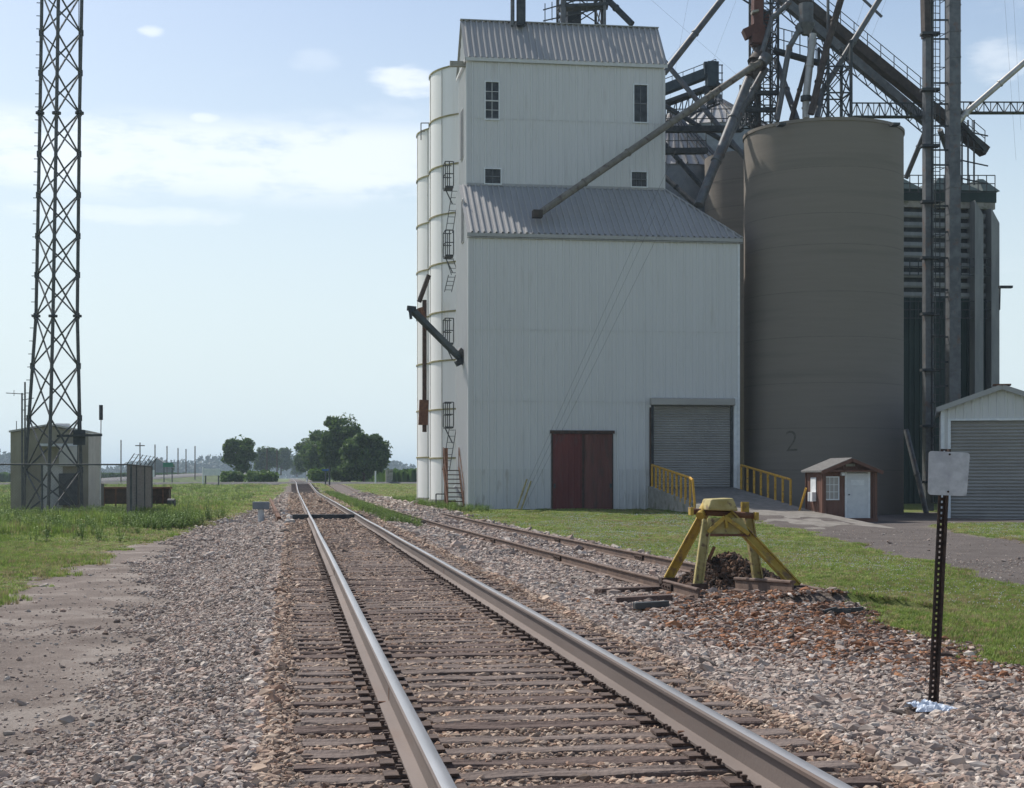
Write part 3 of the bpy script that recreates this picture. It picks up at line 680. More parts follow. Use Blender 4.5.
def slope_roof(mb, pa, pb, pc, pd, pitch=.27, amp=.075):     # pa,pb bottom edge, pc top right, pd top left
    pa, pb, pc, pd = map(Vector, (pa,pb,pc,pd)); U = (pb-pa).normalized(); V = (pd-pa); V = (V-U*V.dot(U)).normalized(); Nn = U.cross(V)
    w = (pb-pa).length; h = (pd-pa).dot(V); ud = (pd-pa).dot(U); uc = (pc-pa).dot(U)
    def vt(u):
        if u > uc+1e-6: return h*max(0,(w-u))/(w-uc)
        if u < ud-1e-6: return h*u/ud
        return h
    mb.corr(pa, U, V, Nn, w, pitch, amp, 0, vt)
ov = .16; sl = (zj-ze)/(YU-YF)
mb = MB(); slope_roof(mb, (xl-.1,YF-ov,ze-sl*ov+.06), (xr+ov,YF-ov,ze-sl*ov+.06), (ur+.05,YU,zj+.06), (xl-.1,YU,zj+.06))
slope_roof(mb, (xr+ov,YF-ov,ze-sl*ov+.06), (xr+ov,LB,ze-sl*ov+.06), (ur+.05,LB,zj+.06), (ur+.05,YU,zj+.06))
mb.build('lower_roof', 'roof_metal', wb_)
MB().box(xl-.1, xr+ov, YF-ov, YF-ov+.03, ze-.22, ze-.06).box(xl-.1,xr+ov,YF-ov+.03,YF+.0,ze-.28,ze-.25).box(ul,ul+.05,LB-.2,LB,zj,zj+.05).build('fascia', 'roof_metal', wb_)
MB().bar((xr+ov,YF-ov,ze-sl*ov+.1),(ur+.05,YU,zj+.12),.12,.05).build('hip_cap', 'roof_metal', wb_)
s2 = (zrd-zue)/(YR-YU); mb = MB()
slope_roof(mb, (ul-.12,YU-ov,zue-s2*ov+.05), (ur+.14,YU-ov,zue-s2*ov+.05), (ur+.14,YR,zrd+.05), (ul-.12,YR,zrd+.05))
slope_roof(mb, (ur+.14,YB+ov,zue-s2*ov+.05), (ul-.12,YB+ov,zue-s2*ov+.05), (ul-.12,YR,zrd+.05), (ur+.14,YR,zrd+.05))
mb.build('upper_roof', 'roof_metal', wb_)
MB().box(ul-.12, ur+.14, YU-ov, YU-ov+.03, zue-.27, zue-.10).box(ul-.12,ul-.09,YU-ov,YB+ov,zue-.3,zue-.15).build('fascia', 'trim', wb_)
MB().box(ul-.13, ur+.15, YR-.12, YR+.12, zrd+.08, zrd+.12).build('ridge_cap', 'roof_metal', wb_)
for e in (xl, xr): MB().box(e-.05, e+.05, YF-.055, YF+.02, z0, ze-.3).build('corner_trim', 'frame_white' if e > 12 else 'siding', wb_)
for e in (ul, ur): MB().box(e-.05, e+.05, YU-.055, YU+.02, zj+.1, zue-.36).build('corner_trim', 'siding', wb_)
MB().box(ul, ur, YU-.06, YU-.03, zj+.05, zj+.17).build('wall_flashing', 'roof_metal', wb_)
for yy, zz_, x0_, x1_ in ((YF, FY(600,331,YF).z, xl, xr), (YF, FY(600,402,YF).z, xl, roll[0]-.1), (YU, FY(560,121,YU).z, ul, ur)):
    MB().box(x0_+.05, x1_-.05, yy-.052, yy-.046, zz_, zz_+.02).build('sheet_lap', 'siding_low', wb_)
def window(w, Y, mull, par, backm='glass'):
    x0, x1, za, zb = w; t = .05
    f = MB().box(x0-t,x1+t,Y-.07,Y+.02,zb,zb+t).box(x0-t,x1+t,Y-.09,Y+.02,za-t,za).box(x0-t,x0,Y-.07,Y+.02,za,zb).box(x1,x1+t,Y-.07,Y+.02,za,zb).build('window', 'frame_white', par)
    MB().box(x0,x1,Y+.02,Y+.03,za,zb).build('pane', backm, f)
    mb = MB(); nc, nr = mull
    for i in range(1,nc): xx = x0+(x1-x0)*i/nc; mb.box(xx-.014,xx+.014,Y-.01,Y+.012,za,zb)
    for i in range(1,nr): zz = za+(zb-za)*i/nr; mb.box(x0,x1,Y-.014,Y+.010,zz-.014,zz+.014)
    zz = (za+zb)/2; mb.box(x0,x1,Y-.03,Y+.016,zz-.03,zz+.03); mb.build('muntins', 'trim' if mull == (2,4) else 'steel', f)
window(wins[0], YU, (2,4), wb_); window(wins[1], YU, (2,2), wb_); window(wins[2], YU, (2,2), wb_); window(wins[3], YU, (3,2), wb_)
# small dark pane on the left end walls
for (px_, ya, yb_, Xc) in ((462.8,110,160,ul), (463.5,199,243,xl)):
    yy = None
    zc0 = Xc*F/c_/(px_-VPX) if False else (Xc/c_)*F/(px_-VPX)
    Yc = (zc0-Xc*s_)/c_; za = E-(yb_-HZ)/F*zc0; zb = E-(ya-HZ)/F*zc0
    f = MB().box(Xc-.06,Xc-.035,Yc-.40,Yc+.40,za,zb).build('window', 'trim', wb_)
    MB().box(Xc-.075,Xc-.061,Yc-.36,Yc+.36,za+.04,zb-.06).build('pane', 'steel_dark', f)
# beam projecting from the left gable
bz = FY(463,62,YU).z; MB().box(ul-.75, ul, YU+.3, YU+.5, bz-.12, bz+.12).build('hoist_beam', 'concrete_pale', wb_)
# red sliding doors
xm = (hatch[0]+hatch[1])/2
for (a0, a1, m_, yo) in ((hatch[0], xm+.02, 'red_door', -.06), (xm+.02, hatch[1], 'red_door_faded', -.02)):
    mb = MB().corr((a0,YF+yo,0),(1,0,0),(0,0,1),(0,-1,0), a1-a0, .26 if m_=='red_door' else .12, .018, .18, hatch[3]-.12)
    dd = mb.build('sliding_door', m_, wb_); tag(dd, 'bright red corrugated sliding door' if m_ == 'red_door' else 'faded brown red sliding door')
    MB().box(a0,a0+.05,YF+yo-.035,YF+yo-.02,.2,hatch[3]-.14).box(a1-.05,a1,YF+yo-.035,YF+yo-.02,.2,hatch[3]-.14).box(a0+.051,a1-.051,YF+yo-.034,YF+yo-.021,.2,.28).build('door_edge', 'rust_dark', dd)
    hx = a0+.12 if m_ == 'red_door' else a1-.12
    MB().box(hx-.04,hx+.04,YF+yo-.09,YF+yo-.036,1.25,1.45).build('handle', 'steel_dark', dd)
MB().box(hatch[0]-.08, hatch[1]+.05, YF-.14, YF-.04, hatch[3]-.11, hatch[3]+.03).build('door_track', 'rust_dark', wb_)
MB().box(hatch[0],hatch[1],YF+.03,YF+.06,.1,hatch[3]).build('door_backing', 'steel_dark', wb_)
# roller door
x0, x1, za, zb = roll; cw = .32
mb = MB(); n = 34
for k in range(n):
    zz = za+(zb-cw-za)*k/n; dz = (zb-cw-za)/n
    mb.add([(x0+.12,YF+.06,zz),(x1-.12,YF+.06,zz),(x1-.12,YF+.01,zz+dz*.5),(x0+.12,YF+.01,zz+dz*.5),(x1-.12,YF+.06,zz+dz),(x0+.12,YF+.06,zz+dz)], [(0,1,2,3),(3,2,4,5)])
rdo = mb.build('roller_door', 'rollup', wb_)
MB().box(x0,x0+.12,YF-.02,YF+.05,za,zb-cw).box(x1-.12,x1,YF-.02,YF+.05,za,zb-cw).build('guide', 'steel_dark', rdo)
MB().box(x0-.06,x1+.02,YF-.32,YF+.02,zb-cw,zb).build('hood', 'rollup', rdo, bevel=.03)
MB().box(x0-.08,x0-.01,YF-.1,YF-.035,za-.2,zb-cw-.1).build('guide', 'rust_dark', rdo)
MB().box(x1+.03,xr-.06,YF-.06,YF-.035,za-.3,zb+.05).build('corner_panel', 'frame_white', wb_)
# ------------------------------------------------------------ white steel tanks
def tank(cx, cy, r, zt, nr, label, zb=.25):
    t = thing('steel_tank', (cx,cy,zb), label, 'storage tank', 'white steel tanks behind the elevator')
    dz = (zt-zb)/nr; n = 72
    MB().cyl_wall(cx, cy, r, zb, zt, n, nr).build('shell', 'tank_white', t, smooth=True)
    for k in range(1, nr+1):
        z = zb+dz*k
        MB().cyl_wall(cx, cy, r+.045, z-.05, z+.03, n).add([(cx+q*math.cos(2*math.pi*a/n), cy+q*math.sin(2*math.pi*a/n), z+.03) for q in (r, r+.045) for a in range(n)], [(a,(a+1)%n,n+(a+1)%n,n+a) for a in range(n)]).build('ring_flange', 'tank_ring', t, smooth=True)
    mb = MB()
    for k in range(nr):
        for j in range(14):
            a = 2*math.pi*(j+.5*(k%2)*0)/14+.1
            x_, y_ = cx+(r+.012)*math.cos(a), cy+(r+.012)*math.sin(a); mb.bar((x_,y_,zb+dz*k+.05),(x_,y_,zb+dz*(k+1)-.06),.02,.02)
    mb.build('seams', 'concrete_pale', t)
    vs = [(cx+r*math.cos(2*math.pi*k/n), cy+r*math.sin(2*math.pi*k/n), zt) for k in range(n)]+[(cx,cy,zt+.5)]
    MB().add(vs, [(k,(k+1)%n,n) for k in range(n)]).build('roof', 'tank_white', t)
    MB().cyl_wall(cx, cy, r+.06, -.1, zb+(.35 if r > 3.3 else .35), n).build('footing', 'concrete_pale', t)
    return t
t1x = (428-VPX)*81/1565+3.2
t1 = tank(t1x, 79.8, 3.2, E-(79-HZ)/F*80.5, 9, 'white ringed steel tank directly behind the elevator building corner')
t2 = tank((416-VPX)*88/1565+3.2, 87.2, 3.2, E-(139-HZ)/F*88.3, 8, 'farther shorter white steel tank showing left of the first')
MB().path([P(421,140,86),P(421,123,86),P(429,123,86),P(429,140,86)], .03, 6).path([P(421,131,86),P(429,131,86)], .03, 6).build('roof_railing', 'steel', t2)
# fire escape: platforms, cages, stair
fe = thing('fire_escape', (P(450,505,76).x, P(450,505,76).y, .25), 'black steel platforms and ladders climbing beside the elevator corner', 'fire escape')
for (yt, yb_) in ((165,189), (233,257), (320,344), (403,427)):
    zc0 = 75.5; a = P(443.5,yb_,zc0); q = P(456,yb_,zc0); x0, x1 = a.x, xl+.02; y0 = a.y; z = a.z; h = (yb_-yt)/F*zc0
    pf = MB().box(x0,x1,y0-.9,y0+.15,z-.08,z).build('platform', 'steel_dark', fe)
    mb = MB()
    for zz in (z+h, z+h*.5):
        mb.path([(x1,y0-.88,zz),(x0,y0-.88,zz),(x0,y0+.13,zz),(x1,y0+.13,zz)], .025, 6)
    for (xx,yy) in ((x0,y0-.88),(x0,y0+.13),(x1,y0-.88),((x0+x1)/2,y0-.88),((x0+x1)/2,y0+.13)): mb.path([(xx,yy,z),(xx,yy,z+h)], .025, 6)
    mb.build('guard_rail', 'steel_dark', pf)
    MB().bar((x0+.05,y0-.4,z-.08),(x1,y0-.4,z-.8),.05).build('bracket', 'steel_dark', pf)
lad = [((456,188),(449,233)), ((449,257),(455,275)), ((452,275),(448,292)), ((453,427),(446,470))]
for (a, q) in lad:
    mb = MB(); A, Q = P(*a,75.3), P(*q,75.3)
    for o_ in (-.17,.17): mb.bar(A+Vector((o_,0,0)), Q+Vector((o_,0,0)), .035)
    n = max(4, int((A-Q).length/.3))
    for k in range(n): w0 = A.lerp(Q, (k+.5)/n); mb.bar(w0-Vector((.17,0,0)), w0+Vector((.17,0,0)), .025)
    mb.build('ladder', 'steel_dark', fe)
stp = P(456,507,72); sx0, sx1 = P(448.5,480,72).x, P(463,480,70).x
stt = thing('steel_stairs', (stp.x, stp.y, .25), 'rusty steel stairs with open treads at the elevator corner', 'stairs')
sx0, sx1 = xl-.80, xl-.08
for k in range(9): z = .42+k*.2; MB().box(sx0+.03,sx1-.03,68.9+.24*k,69.15+.24*k,z,z+.045).build('tread', 'rust_dark', stt)
for xx in (sx0, sx1): MB().bar((xx,68.8,.25),(xx,71.1,2.2),.045,.18).build('stringer', 'rust', stt)
for xx in (sx0, sx1): MB().path([(xx,68.9,.3),(xx,68.9,1.3),(xx,71.0,3.1),(xx,71.0,2.1)], .022, 6).build('stair_rail', 'rust', stt)
MB().path([P(436,507,73),P(436,494,73),P(447,494,73)], .03, 6).build('handrail', 'steel_dark', stt)
MB().tube(P(446,506,73), P(446,448,73), .09, 8).build('newel_pipe', 'rust', stt, smooth=True)
MB().tube(P(455,487,71), P(466,505,69.5), .07, 8).build('drain_pipe', 'frame_white', stt, smooth=True)
# load-out spout over the siding
sp_ = thing('loadout_spout', P(463,362,69), 'dark slanting railcar loadout spout on the elevator left side', 'spout')
MB().bar(P(466,364,70.5), P(411,309,67), .24, .26).build('chute', 'blue_green', sp_, bevel=.02)
MB().bar(P(407,308,67.05), P(416,309,67.1), .24, .2).bar(P(410,310,67), P(411,319,67),.12,.12).build('chute_end', 'steel_dark', sp_)
MB().bar(P(458,350,70), P(468,360,70.2), .3, .28).bar(P(456,364,70), P(469,357,70.2), .25, .25).build('pivot_housing', 'steel_dark', sp_)
dp = thing('downspout', P(423,425,81), 'rusty brown vertical spout pipe between the white tanks', 'pipe')
MB().tube(P(424.5,432,77), P(424.5,300,77), .11, 8).build('lower_pipe', 'rust_dark', dp)
MB().tube(P(419,302,77), P(429,275,77), .12, 8).build('upper_pipe', 'steel_brown', dp)
MB().tube(P(420,308,76.8), P(427,330,76.8), .18, 8, .1).build('hopper', 'rust', dp)
MB().bar(P(423,425,76.8), P(424,400,76.8), .45, .3).build('housing', 'rust', dp)
# ------------------------------------------------------------ concrete silo
sc = P(823, 400, 72); sr = 72*math.sin(math.atan(81/F))*.968
zt = E-(120.5-HZ)/F*68.5
silo = thing('concrete_silo', (sc.x,sc.y,0), 'large tan concrete silo with faint painted 2 on its wall', 'silo', )
MB().cyl_wall(sc.x, sc.y, sr, -.5, zt, 128, 8).build('shell', 'concrete', silo, smooth=True)
for k, pyb in enumerate((168,214,245,292,337,383,428,470)):
    z = E-(pyb-HZ)/F*68.8; MB().cyl_wall(sc.x, sc.y, sr+.004, z-.02, z+.015, 128).build('pour_joint', 'concrete_band', silo, smooth=True)
n = 96; MB().cyl_wall(sc.x, sc.y, sr+.05, zt-.02, zt+.12, n).add([(sc.x+(sr+.05)*math.cos(2*math.pi*k/n), sc.y+(sr+.05)*math.sin(2*math.pi*k/n), zt-.02) for k in range(n)], [tuple(range(n))]).add([(sc.x+(sr+.05)*math.cos(2*math.pi*k/n), sc.y+(sr+.05)*math.sin(2*math.pi*k/n), zt+.12) for k in range(n)], [tuple(range(n))]).build('roof_slab', 'concrete', silo)
for a in (782, 896): e = P(a,124,68.6); MB().box(e.x-.16,e.x+.16,e.y-.1,e.y+.4,e.z-.05,e.z+.05).build('roof_bracket', 'steel_dark', silo)
# painted 2
fc = bpy.data.curves.new('t2', 'FONT'); fc.body = '2'; fc.size = 1.35; fc.offset = -.02
to = bpy.data.objects.new('t2', fc); COL.objects.link(to); bpy.context.view_layer.update()
tm = bpy.data.meshes.new_from_object(to); bpy.data.objects.remove(to)
ang = math.atan2(P(793,440,68).y-sc.y, P(793,440,68).x-sc.x)
cz = E-(440-HZ)/F*69; mb = MB(); vs = []
import bmesh
bm = bmesh.new(); bm.from_mesh(tm); bmesh.ops.triangulate(bm, faces=bm.faces); bmesh.ops.subdivide_edges(bm, edges=bm.edges, cuts=3); 
pd = Vector((P(793,440,68)-Vector((0,0,0)))); pd.z = 0; pd.normalize()
# angle on the silo facing the camera at px 793
oc = Vector((sc.x, sc.y)); dd = Vector((pd.x, pd.y)); bq = -2*dd.dot(oc); cq = oc.dot(oc)-sr*sr; tt = (-bq-math.sqrt(bq*bq-4*cq))/2; hit = dd*tt; ang = math.atan2(hit.y-sc.y, hit.x-sc.x)
for v in bm.verts: a = ang+(v.co.x-.4)/sr; vs.append((sc.x+(sr+.012)*math.cos(a), sc.y+(sr+.012)*math.sin(a), cz-.5+v.co.y))
bm.verts.index_update(); mb.add(vs, [tuple(v.index for v in f.verts) for f in bm.faces]); mb.build('painted_number', 'number_paint', silo)
# second silo
s2c = P(752, 300, 88); s2r = 88*47/F
silo2 = thing('concrete_silo', (s2c.x,s2c.y,0), 'darker concrete silo half hidden behind the large one', 'silo')
zt2 = E-(150-HZ)/F*85.5; MB().cyl_wall(s2c.x, s2c.y, s2r, 0, zt2, 96, 4).add([(s2c.x+s2r*math.cos(2*math.pi*k/n), s2c.y+s2r*math.sin(2*math.pi*k/n), zt2) for k in range(n)], [tuple(range(n))]).build('shell', 'concrete', silo2, smooth=True)
for pyb in (178,205): z = E-(pyb-HZ)/F*85.5; MB().cyl_wall(s2c.x, s2c.y, s2r+.01, z-.04, z+.02, 96).build('pour_joint', 'concrete_band', silo2, smooth=True)
# metal bins with cone roofs
def bin_(cpx, zc, rpx, eave, apex, label, gal):
    c = P(cpx, 300, zc); r = rpx*zc/F; ez = E-(eave-HZ)/F*zc; az = E-(apex-HZ)/F*zc
    t = thing('grain_bin', (c.x,c.y,0), label, 'grain bin', 'metal grain bins behind the elevator')
    n = 36; mb = MB(); 
    MB().cyl_wall(c.x, c.y, r*.97, 0, ez, 96, 12).build('wall', 'bin_wall', t, smooth=True)
    vs = [(c.x+r*math.cos(2*math.pi*k/n), c.y+r*math.sin(2*math.pi*k/n), ez) for k in range(n)]+[(c.x+.08*r*math.cos(2*math.pi*k/n), c.y+.08*r*math.sin(2*math.pi*k/n), az) for k in range(n)]
    MB().add(vs, [(k,(k+1)%n,n+(k+1)%n,n+k) for k in range(n)]+[tuple(range(n,2*n))]).build('roof', gal, t)
    mb = MB()
    for k in range(n): mb.bar(Vector(vs[k])+Vector((0,0,.06)), Vector(vs[n+k])+Vector((0,0,.06)), .09, .12)
    mb.build('roof_ribs', 'steel', t)
    MB().tube((c.x,c.y,az-.1), (c.x,c.y,az+.35), r*.09, 16).build('cap', 'steel', t, smooth=True)
    e = Vector((c.x-r*.3,c.y-r*.75,ez+.45*(az-ez)*.4)); MB().tube(e, e+Vector((0,0,.35)), .2, 10).build('vent', 'steel_light', t, smooth=True)
bin_(672, 92, 62, 176, 116, 'grey metal grain bin with cone roof just behind the elevator', 'steel_light')
bin_(716, 112, 62, 136, 100, 'farther metal grain bin with ribbed cone roof', 'steel_light')
# catwalk beams between
for (ya, x1_, lab) in ((129.5,742,'upper dark steel catwalk beam running behind the building'), (151.5,706,'lower dark steel catwalk beam running behind the building')):
    A, Q = P(650,ya,80), P(x1_,ya-.5,81)
    t = thing('catwalk', A, lab, 'catwalk', 'catwalks behind the elevator'); MB().bar(A, Q, .5, .28).build('deck', 'steel_dark', t)
    mb = MB()
    for hh_ in (.55,1.05): mb.bar(A+Vector((0,0,hh_)), Q+Vector((0,0,hh_)), .04)
    nn = 7
    for k in range(nn): w0 = A.lerp(Q, k/(nn-1)); mb.bar(w0, w0+Vector((0,0,1.05)), .04)
    mb.build('railing', 'steel_dark', t)
# inclined conveyor gallery with head
A, Q = P(640,99,88), P(716,70,86)
cv = thing('conveyor', A, 'blue grey inclined conveyor with boxy head above the bins', 'conveyor')
MB().bar(A, Q, .5, .52).build('housing', 'blue_green', cv)
A2, Q2 = P(640,113,88), P(720,84,86); MB().bar(A2, Q2, .7, .2).build('walkway', 'steel_dark', cv)
mb = MB()
for k in range(14):
    w0, w1 = A2.lerp(Q2, k/13), (A2+Vector((0,0,-1.1))).lerp(Q2+Vector((0,0,-1.1)), k/13); mb.bar(w0, w1, .05); 
    if k: mb.bar(w0, pw_, .05)
    pw_ = w1
mb.bar(A2+Vector((0,0,-1.1)), Q2+Vector((0,0,-1.1)), .09); mb.build('truss', 'steel_dark', cv)
mb = MB()
for k in range(8): w0 = A.lerp(Q, k/7)+Vector((0,0,.25)); mb.bar(w0, w0+Vector((0,0,.35)), .03)
mb.bar(A+Vector((0,0,.6)), Q+Vector((0,0,.6)), .035); mb.build('railing', 'steel_dark', cv)
MB().bar(P(712,87,86), P(712,62.5,86), .62, .6).bar(P(704,69,86), P(716,68,86), .45, .7).build('head_box', 'blue_green', cv)
MB().bar(P(706,88,86), P(711,104,86), .35, .35).build('discharge', 'steel_dark', cv)
mb = MB()
for px_ in (716,722): mb.bar(P(px_,104,86), P(px_,65,86), .05)
for py_ in (65,73,80,88,101): mb.bar(P(714,py_,86), P(723,py_,86), .05)
mb.build('head_platform', 'steel_dark', cv)
# spouts
def spout(pts, rpx, m_, label, flange=True):
    zc0 = pts[0][2]; r = rpx*zc0/F; W = [P(*p_) for p_ in pts]
    t = thing('grain_spout', W[-1], label, 'grain spout', 'grain spouts of the elevator')
    mb = MB(); mb.path(W, r, 12)
    for w_ in W[1:-1]: mb.tube(w_-Vector((0,0,r)), w_+Vector((0,0,r)), r*1.0, 10)
    mb.build('pipe', m_, t, smooth=True)
    if flange:
        mb = MB()
        for a, q in zip(W, W[1:]):
            n = max(1, int((q-a).length/3.0)); d_ = (q-a).normalized()
            for k in range(1, n+1): e = a.lerp(q, k/(n+1)); mb.tube(e-d_*.04, e+d_*.04, r*1.22, 12)
        mb.build('joint_flanges', m_, t, smooth=True)
    return t
spout([(766,60,74.3),(752,67,73.6),(540,213,69.1)], 3.3, 'steel_tan', 'long grain spout slanting down to the white building lower roof')
A = P(540,213,68.7); MB().box(A.x-.32,A.x+.1,A.y-.2,A.y+.3,A.z-.2,A.z+.12).build('boot', 'steel_brown', bpy.data.objects['grain_spout'])
spout([(750,76,74.2),(699,205,71.5)], 4.6, 'steel', 'thick grey spout dropping steeply beside the silo to the building')
spout([(766,68,75),(741,112,75),(700,200,73)], 3.6, 'steel', 'second steep spout hidden behind the thick grey one')
spout([(726,-6,79),(664,73,78)], 3.3, 'steel', 'straight spout rising from behind the upper roof to the top edge')
spout([(660,56,84),(757,172,82)], 2.6, 'steel', 'thin dark spout descending right from the upper roof corner')
spout([(655,100,84),(742,152,83)], 2.4, 'steel_dark', 'thin dark spout descending right below the conveyor')
spout([(655,133,84),(705,190,83)], 2.5, 'steel_dark', 'dark spout crossing the grey bin cone roof')
spout([(655,168,84),(697,206,82)], 2.5, 'steel_dark', 'lowest dark spout beside the lower roof')
spout([(600,-8,76),(632,24,75)], 3.2, 'steel_dark', 'dark spout meeting the ridge of the upper roof')
spout([(799,30,74),(789,48,74),(782,88,74)], 2.8, 'steel', 'curved grey spout leaving the distributor to the left', False)
spout([(783,88,74),(777,120,74)], 2.8, 'steel', 'short spout ending on the silo roof left side', False)
spout([(813,34,73.4),(806,98,73.2),(806,118,73.2)], 3.6, 'steel_light', 'pale silver spout standing in the middle of the silo roof')
spout([(808,60,74.5),(791,120,74)], 2.2, 'steel_brown', 'slim brown spout left of the pale silver spout')
spout([(843,-8,73),(826,50,73),(811,114,72.5)], 3.4, 'steel_brown', 'brown spout leaning across the lattice tower to the silo roof')
spout([(884,-8,74),(822,92,73.5),(817,118,73)], 2.9, 'steel', 'grey spout slanting down from upper right to the silo roof')
spout([(776,60,77),(797,120,74)], 3.0, 'steel', 'grey spout slanting right from the leg head to the silo roof')
spout([(1034,54,76),(966,113,76),(958,122,76)], 3.0, 'steel_light', 'pale spout entering from the right edge above the dryer')
spout([(932,115,80),(906,178,82)], 2.6, 'steel', 'spout between the silo and the tall twin legs')
spout([(940,130,80),(958,180,82)], 2.8, 'steel', 'spout dropping to the green dryer roof')
MB().tube(P(806,96,73.1), P(806,101,73.1), .26, 12).build('coupling', 'steel_dark', [o for o in bpy.data.objects if o.get('label','').startswith('pale silver')][0], smooth=True)
# lattice towers
def lattice(name, x0, x1, ya, yb_, zc0, depth, npan, pw, m_, label, cat, zbot=None, ladder=False, bw=.05):
    A, Q = P(x0,yb_,zc0), P(x1,yb_,zc0); zt_ = P(x0,ya,zc0).z; zb_ = A.z if zbot is None else zbot
    t = thing(name, (A.x,A.y,zb_), label, cat)
    dv = Vector((0,depth,0)); base = [A, Q, Q+dv, A+dv]
    for b_ in base: MB().bar((b_.x,b_.y,zb_),(b_.x,b_.y,zt_),pw).build('post', m_, t)
    for f_ in range(4):
        mb = MB(); p_, q_ = base[f_], base[(f_+1)%4]
        for k in range(npan):
            za_, zb2 = zb_+(zt_-zb_)*k/npan, zb_+(zt_-zb_)*(k+1)/npan
            mb.bar((p_.x,p_.y,za_),(q_.x,q_.y,za_), bw*1.3); mb.bar((p_.x,p_.y,za_),(q_.x,q_.y,zb2), bw); mb.bar((q_.x,q_.y,za_),(p_.x,p_.y,zb2), bw)
        mb.build('bracing', m_, t)
    return t
def ladder_(t, a, q, w, m_='steel_dark', cage=False):
    mb = MB(); a, q = Vector(a), Vector(q)
    for o_ in (-w/2,w/2): mb.bar(a+Vector((o_,0,0)), q+Vector((o_,0,0)), .04)
    n = int((q-a).length/.35)
    for k in range(n): e = a.lerp(q, k/n); mb.bar(e-Vector((w/2,0,0)), e+Vector((w/2,0,0)), .03)
    if cage:
        m2 = int((q-a).length/1.6)
        for k in range(m2):
            e = a.lerp(q, k/m2); mb.path([e+Vector((-w/2,0,0)), e+Vector((-w/2-.05,-.5,0)), e+Vector((w/2+.05,-.5,0)), e+Vector((w/2,0,0))], .02, 5)
        for o_ in (-w/2-.05, w/2+.05): mb.bar(a+Vector((o_,-.5,0)), q+Vector((o_,-.5,0)), .03)
    mb.build('ladder', m_, t)
lt = lattice('leg_tower', 757, 778, -30, 122, 75.3, 1.2, 9, .10, 'steel_dark', 'dark lattice tower with ladder around the brown elevator leg', 'lattice tower', bw=.04)
ladder_(lt, P(768,122,75.0), P(768,-20,75.0), .45)
lt2 = lattice('spout_tower', 746, 757, 80, 124, 75.3, 1.0, 5, .07, 'steel_dark', 'small lattice frame left of the brown leg tower', 'lattice tower')
for py_ in (93,110): A = P(744,py_,75.1); Q = P(778,py_,75.1); MB().bar(A, Q, .3, .18).build('platform', 'steel_dark', lt)
lg = thing('bucket_elevator', (P(757,120,76.1).x, P(757,120,76.1).y, 0), 'rust red bucket elevator leg with boxy hood near the top edge', 'bucket elevator')
MB().bar(P(757,46,74.7), P(757.5,-40,74.7), .46, .5).build('casing', 'leg_red', lg)
MB().bar(P(757.5,130,76.2), P(757.5,46,76.2), .26, .3).build('lower_casing', 'steel_brown', lg)
MB().bar(P(744,35,74.6), P(757,29,74.6), .6, .45).bar(P(757,44,74.6), P(757,26,74.6),.62,.55).bar(P(765,46,77),P(766,12,77),.45,.5).build('hood', 'leg_red', lg)
MB().bar(P(751.5,13,74.4), P(758,11.5,74.4), .5, .1).build('band', 'concrete_pale', lg)
ds = thing('distributor', P(765,60,74.7), 'rusty conical distributor at the meeting point of the spouts', 'distributor')
MB().tube(P(764,50,74.7), P(757,64,74.4), .35, 12, .5).tube(P(757,64,74.4), P(750,77,74.0), .34, 12, .22).build('cone', 'steel_brown', ds, smooth=True)
MB().tube(P(767,56,74.1), P(762,63,74.0), .3, 12, .28).build('collar', 'steel', ds, smooth=True)
MB().tube(P(762,52,74.2), P(772,18,74.5), .12, 8).tube(P(772,18,74.5), P(790,2,74.5), .14, 8).build('inlet_pipe', 'steel', ds, smooth=True)
lt3 = lattice('support_tower', 828, 851, 40, 119, 73, 1.3, 3, .12, 'steel_dark', 'steel support tower standing on the silo roof under the conveyor', 'lattice tower')
MB().bar(P(828,-20,73.2), P(828,119,73.2), .11).build('mast', 'steel', lt3)
d2 = thing('distributor', P(806,34,74), 'grey hopper shaped distributor below the diagonal conveyors', 'distributor')
MB().tube(P(806,4,74), P(806,24,74), .36, 8, .36).tube(P(806,24,74), P(806,35,74), .46, 8, .2).bar(P(797,30,74), P(812,24,74), .4, .4).build('hopper', 'steel', d2)
wk = thing('silo_catwalk', P(775,52,75), 'short railed walkway between the leg tower and distributor', 'catwalk')
A, Q = P(774,50.5,75), P(822,64,74.5); MB().bar(A, Q, .7, .16).build('deck', 'steel_dark', wk)
mb = MB()
for hh_ in (.5,1.05): mb.bar(A+Vector((0,-.3,hh_)), Q+Vector((0,-.3,hh_)), .04)
for k in range(7): w0 = A.lerp(Q, k/6)+Vector((0,-.3,0)); mb.bar(w0, w0+Vector((0,0,1.05)), .04)
mb.build('railing', 'steel_dark', wk)
# diagonal conveyors
def conveyor(a, q, w, h, m_, label, rail=True, truss=True):
    A, Q = P(*a), P(*q); t = thing('conveyor', Q, label, 'conveyor'); up = Vector((0,0,1))
    MB().bar(A, Q, w, h).build('housing', m_, t)
    n = 16
    if rail:
        mb = MB(); 
        for hh_ in (.45, .85): mb.bar(A+up*(h/2+hh_), Q+up*(h/2+hh_), .03)
        for k in range(n): e = A.lerp(Q, k/(n-1))+up*h/2; mb.bar(e, e+up*.85, .035)
        mb.build('railing', 'steel_dark', t)
    if truss:
        mb = MB(); lo_ = -up*(h/2+.5); mb.bar(A+lo_, Q+lo_, .05); pv = None
        for k in range(2*n): e = A.lerp(Q, k/(2*n-1)); cur = e+(lo_ if k%2 else -up*h/2); 
        for k in range(2*n):
            e = A.lerp(Q, k/(2*n-1)); cur = e+(lo_ if k%2 else -up*h/2)
            if pv is not None: mb.bar(pv, cur, .035)
            pv = cur
        mb.build('truss', 'steel_dark', t)
    return t
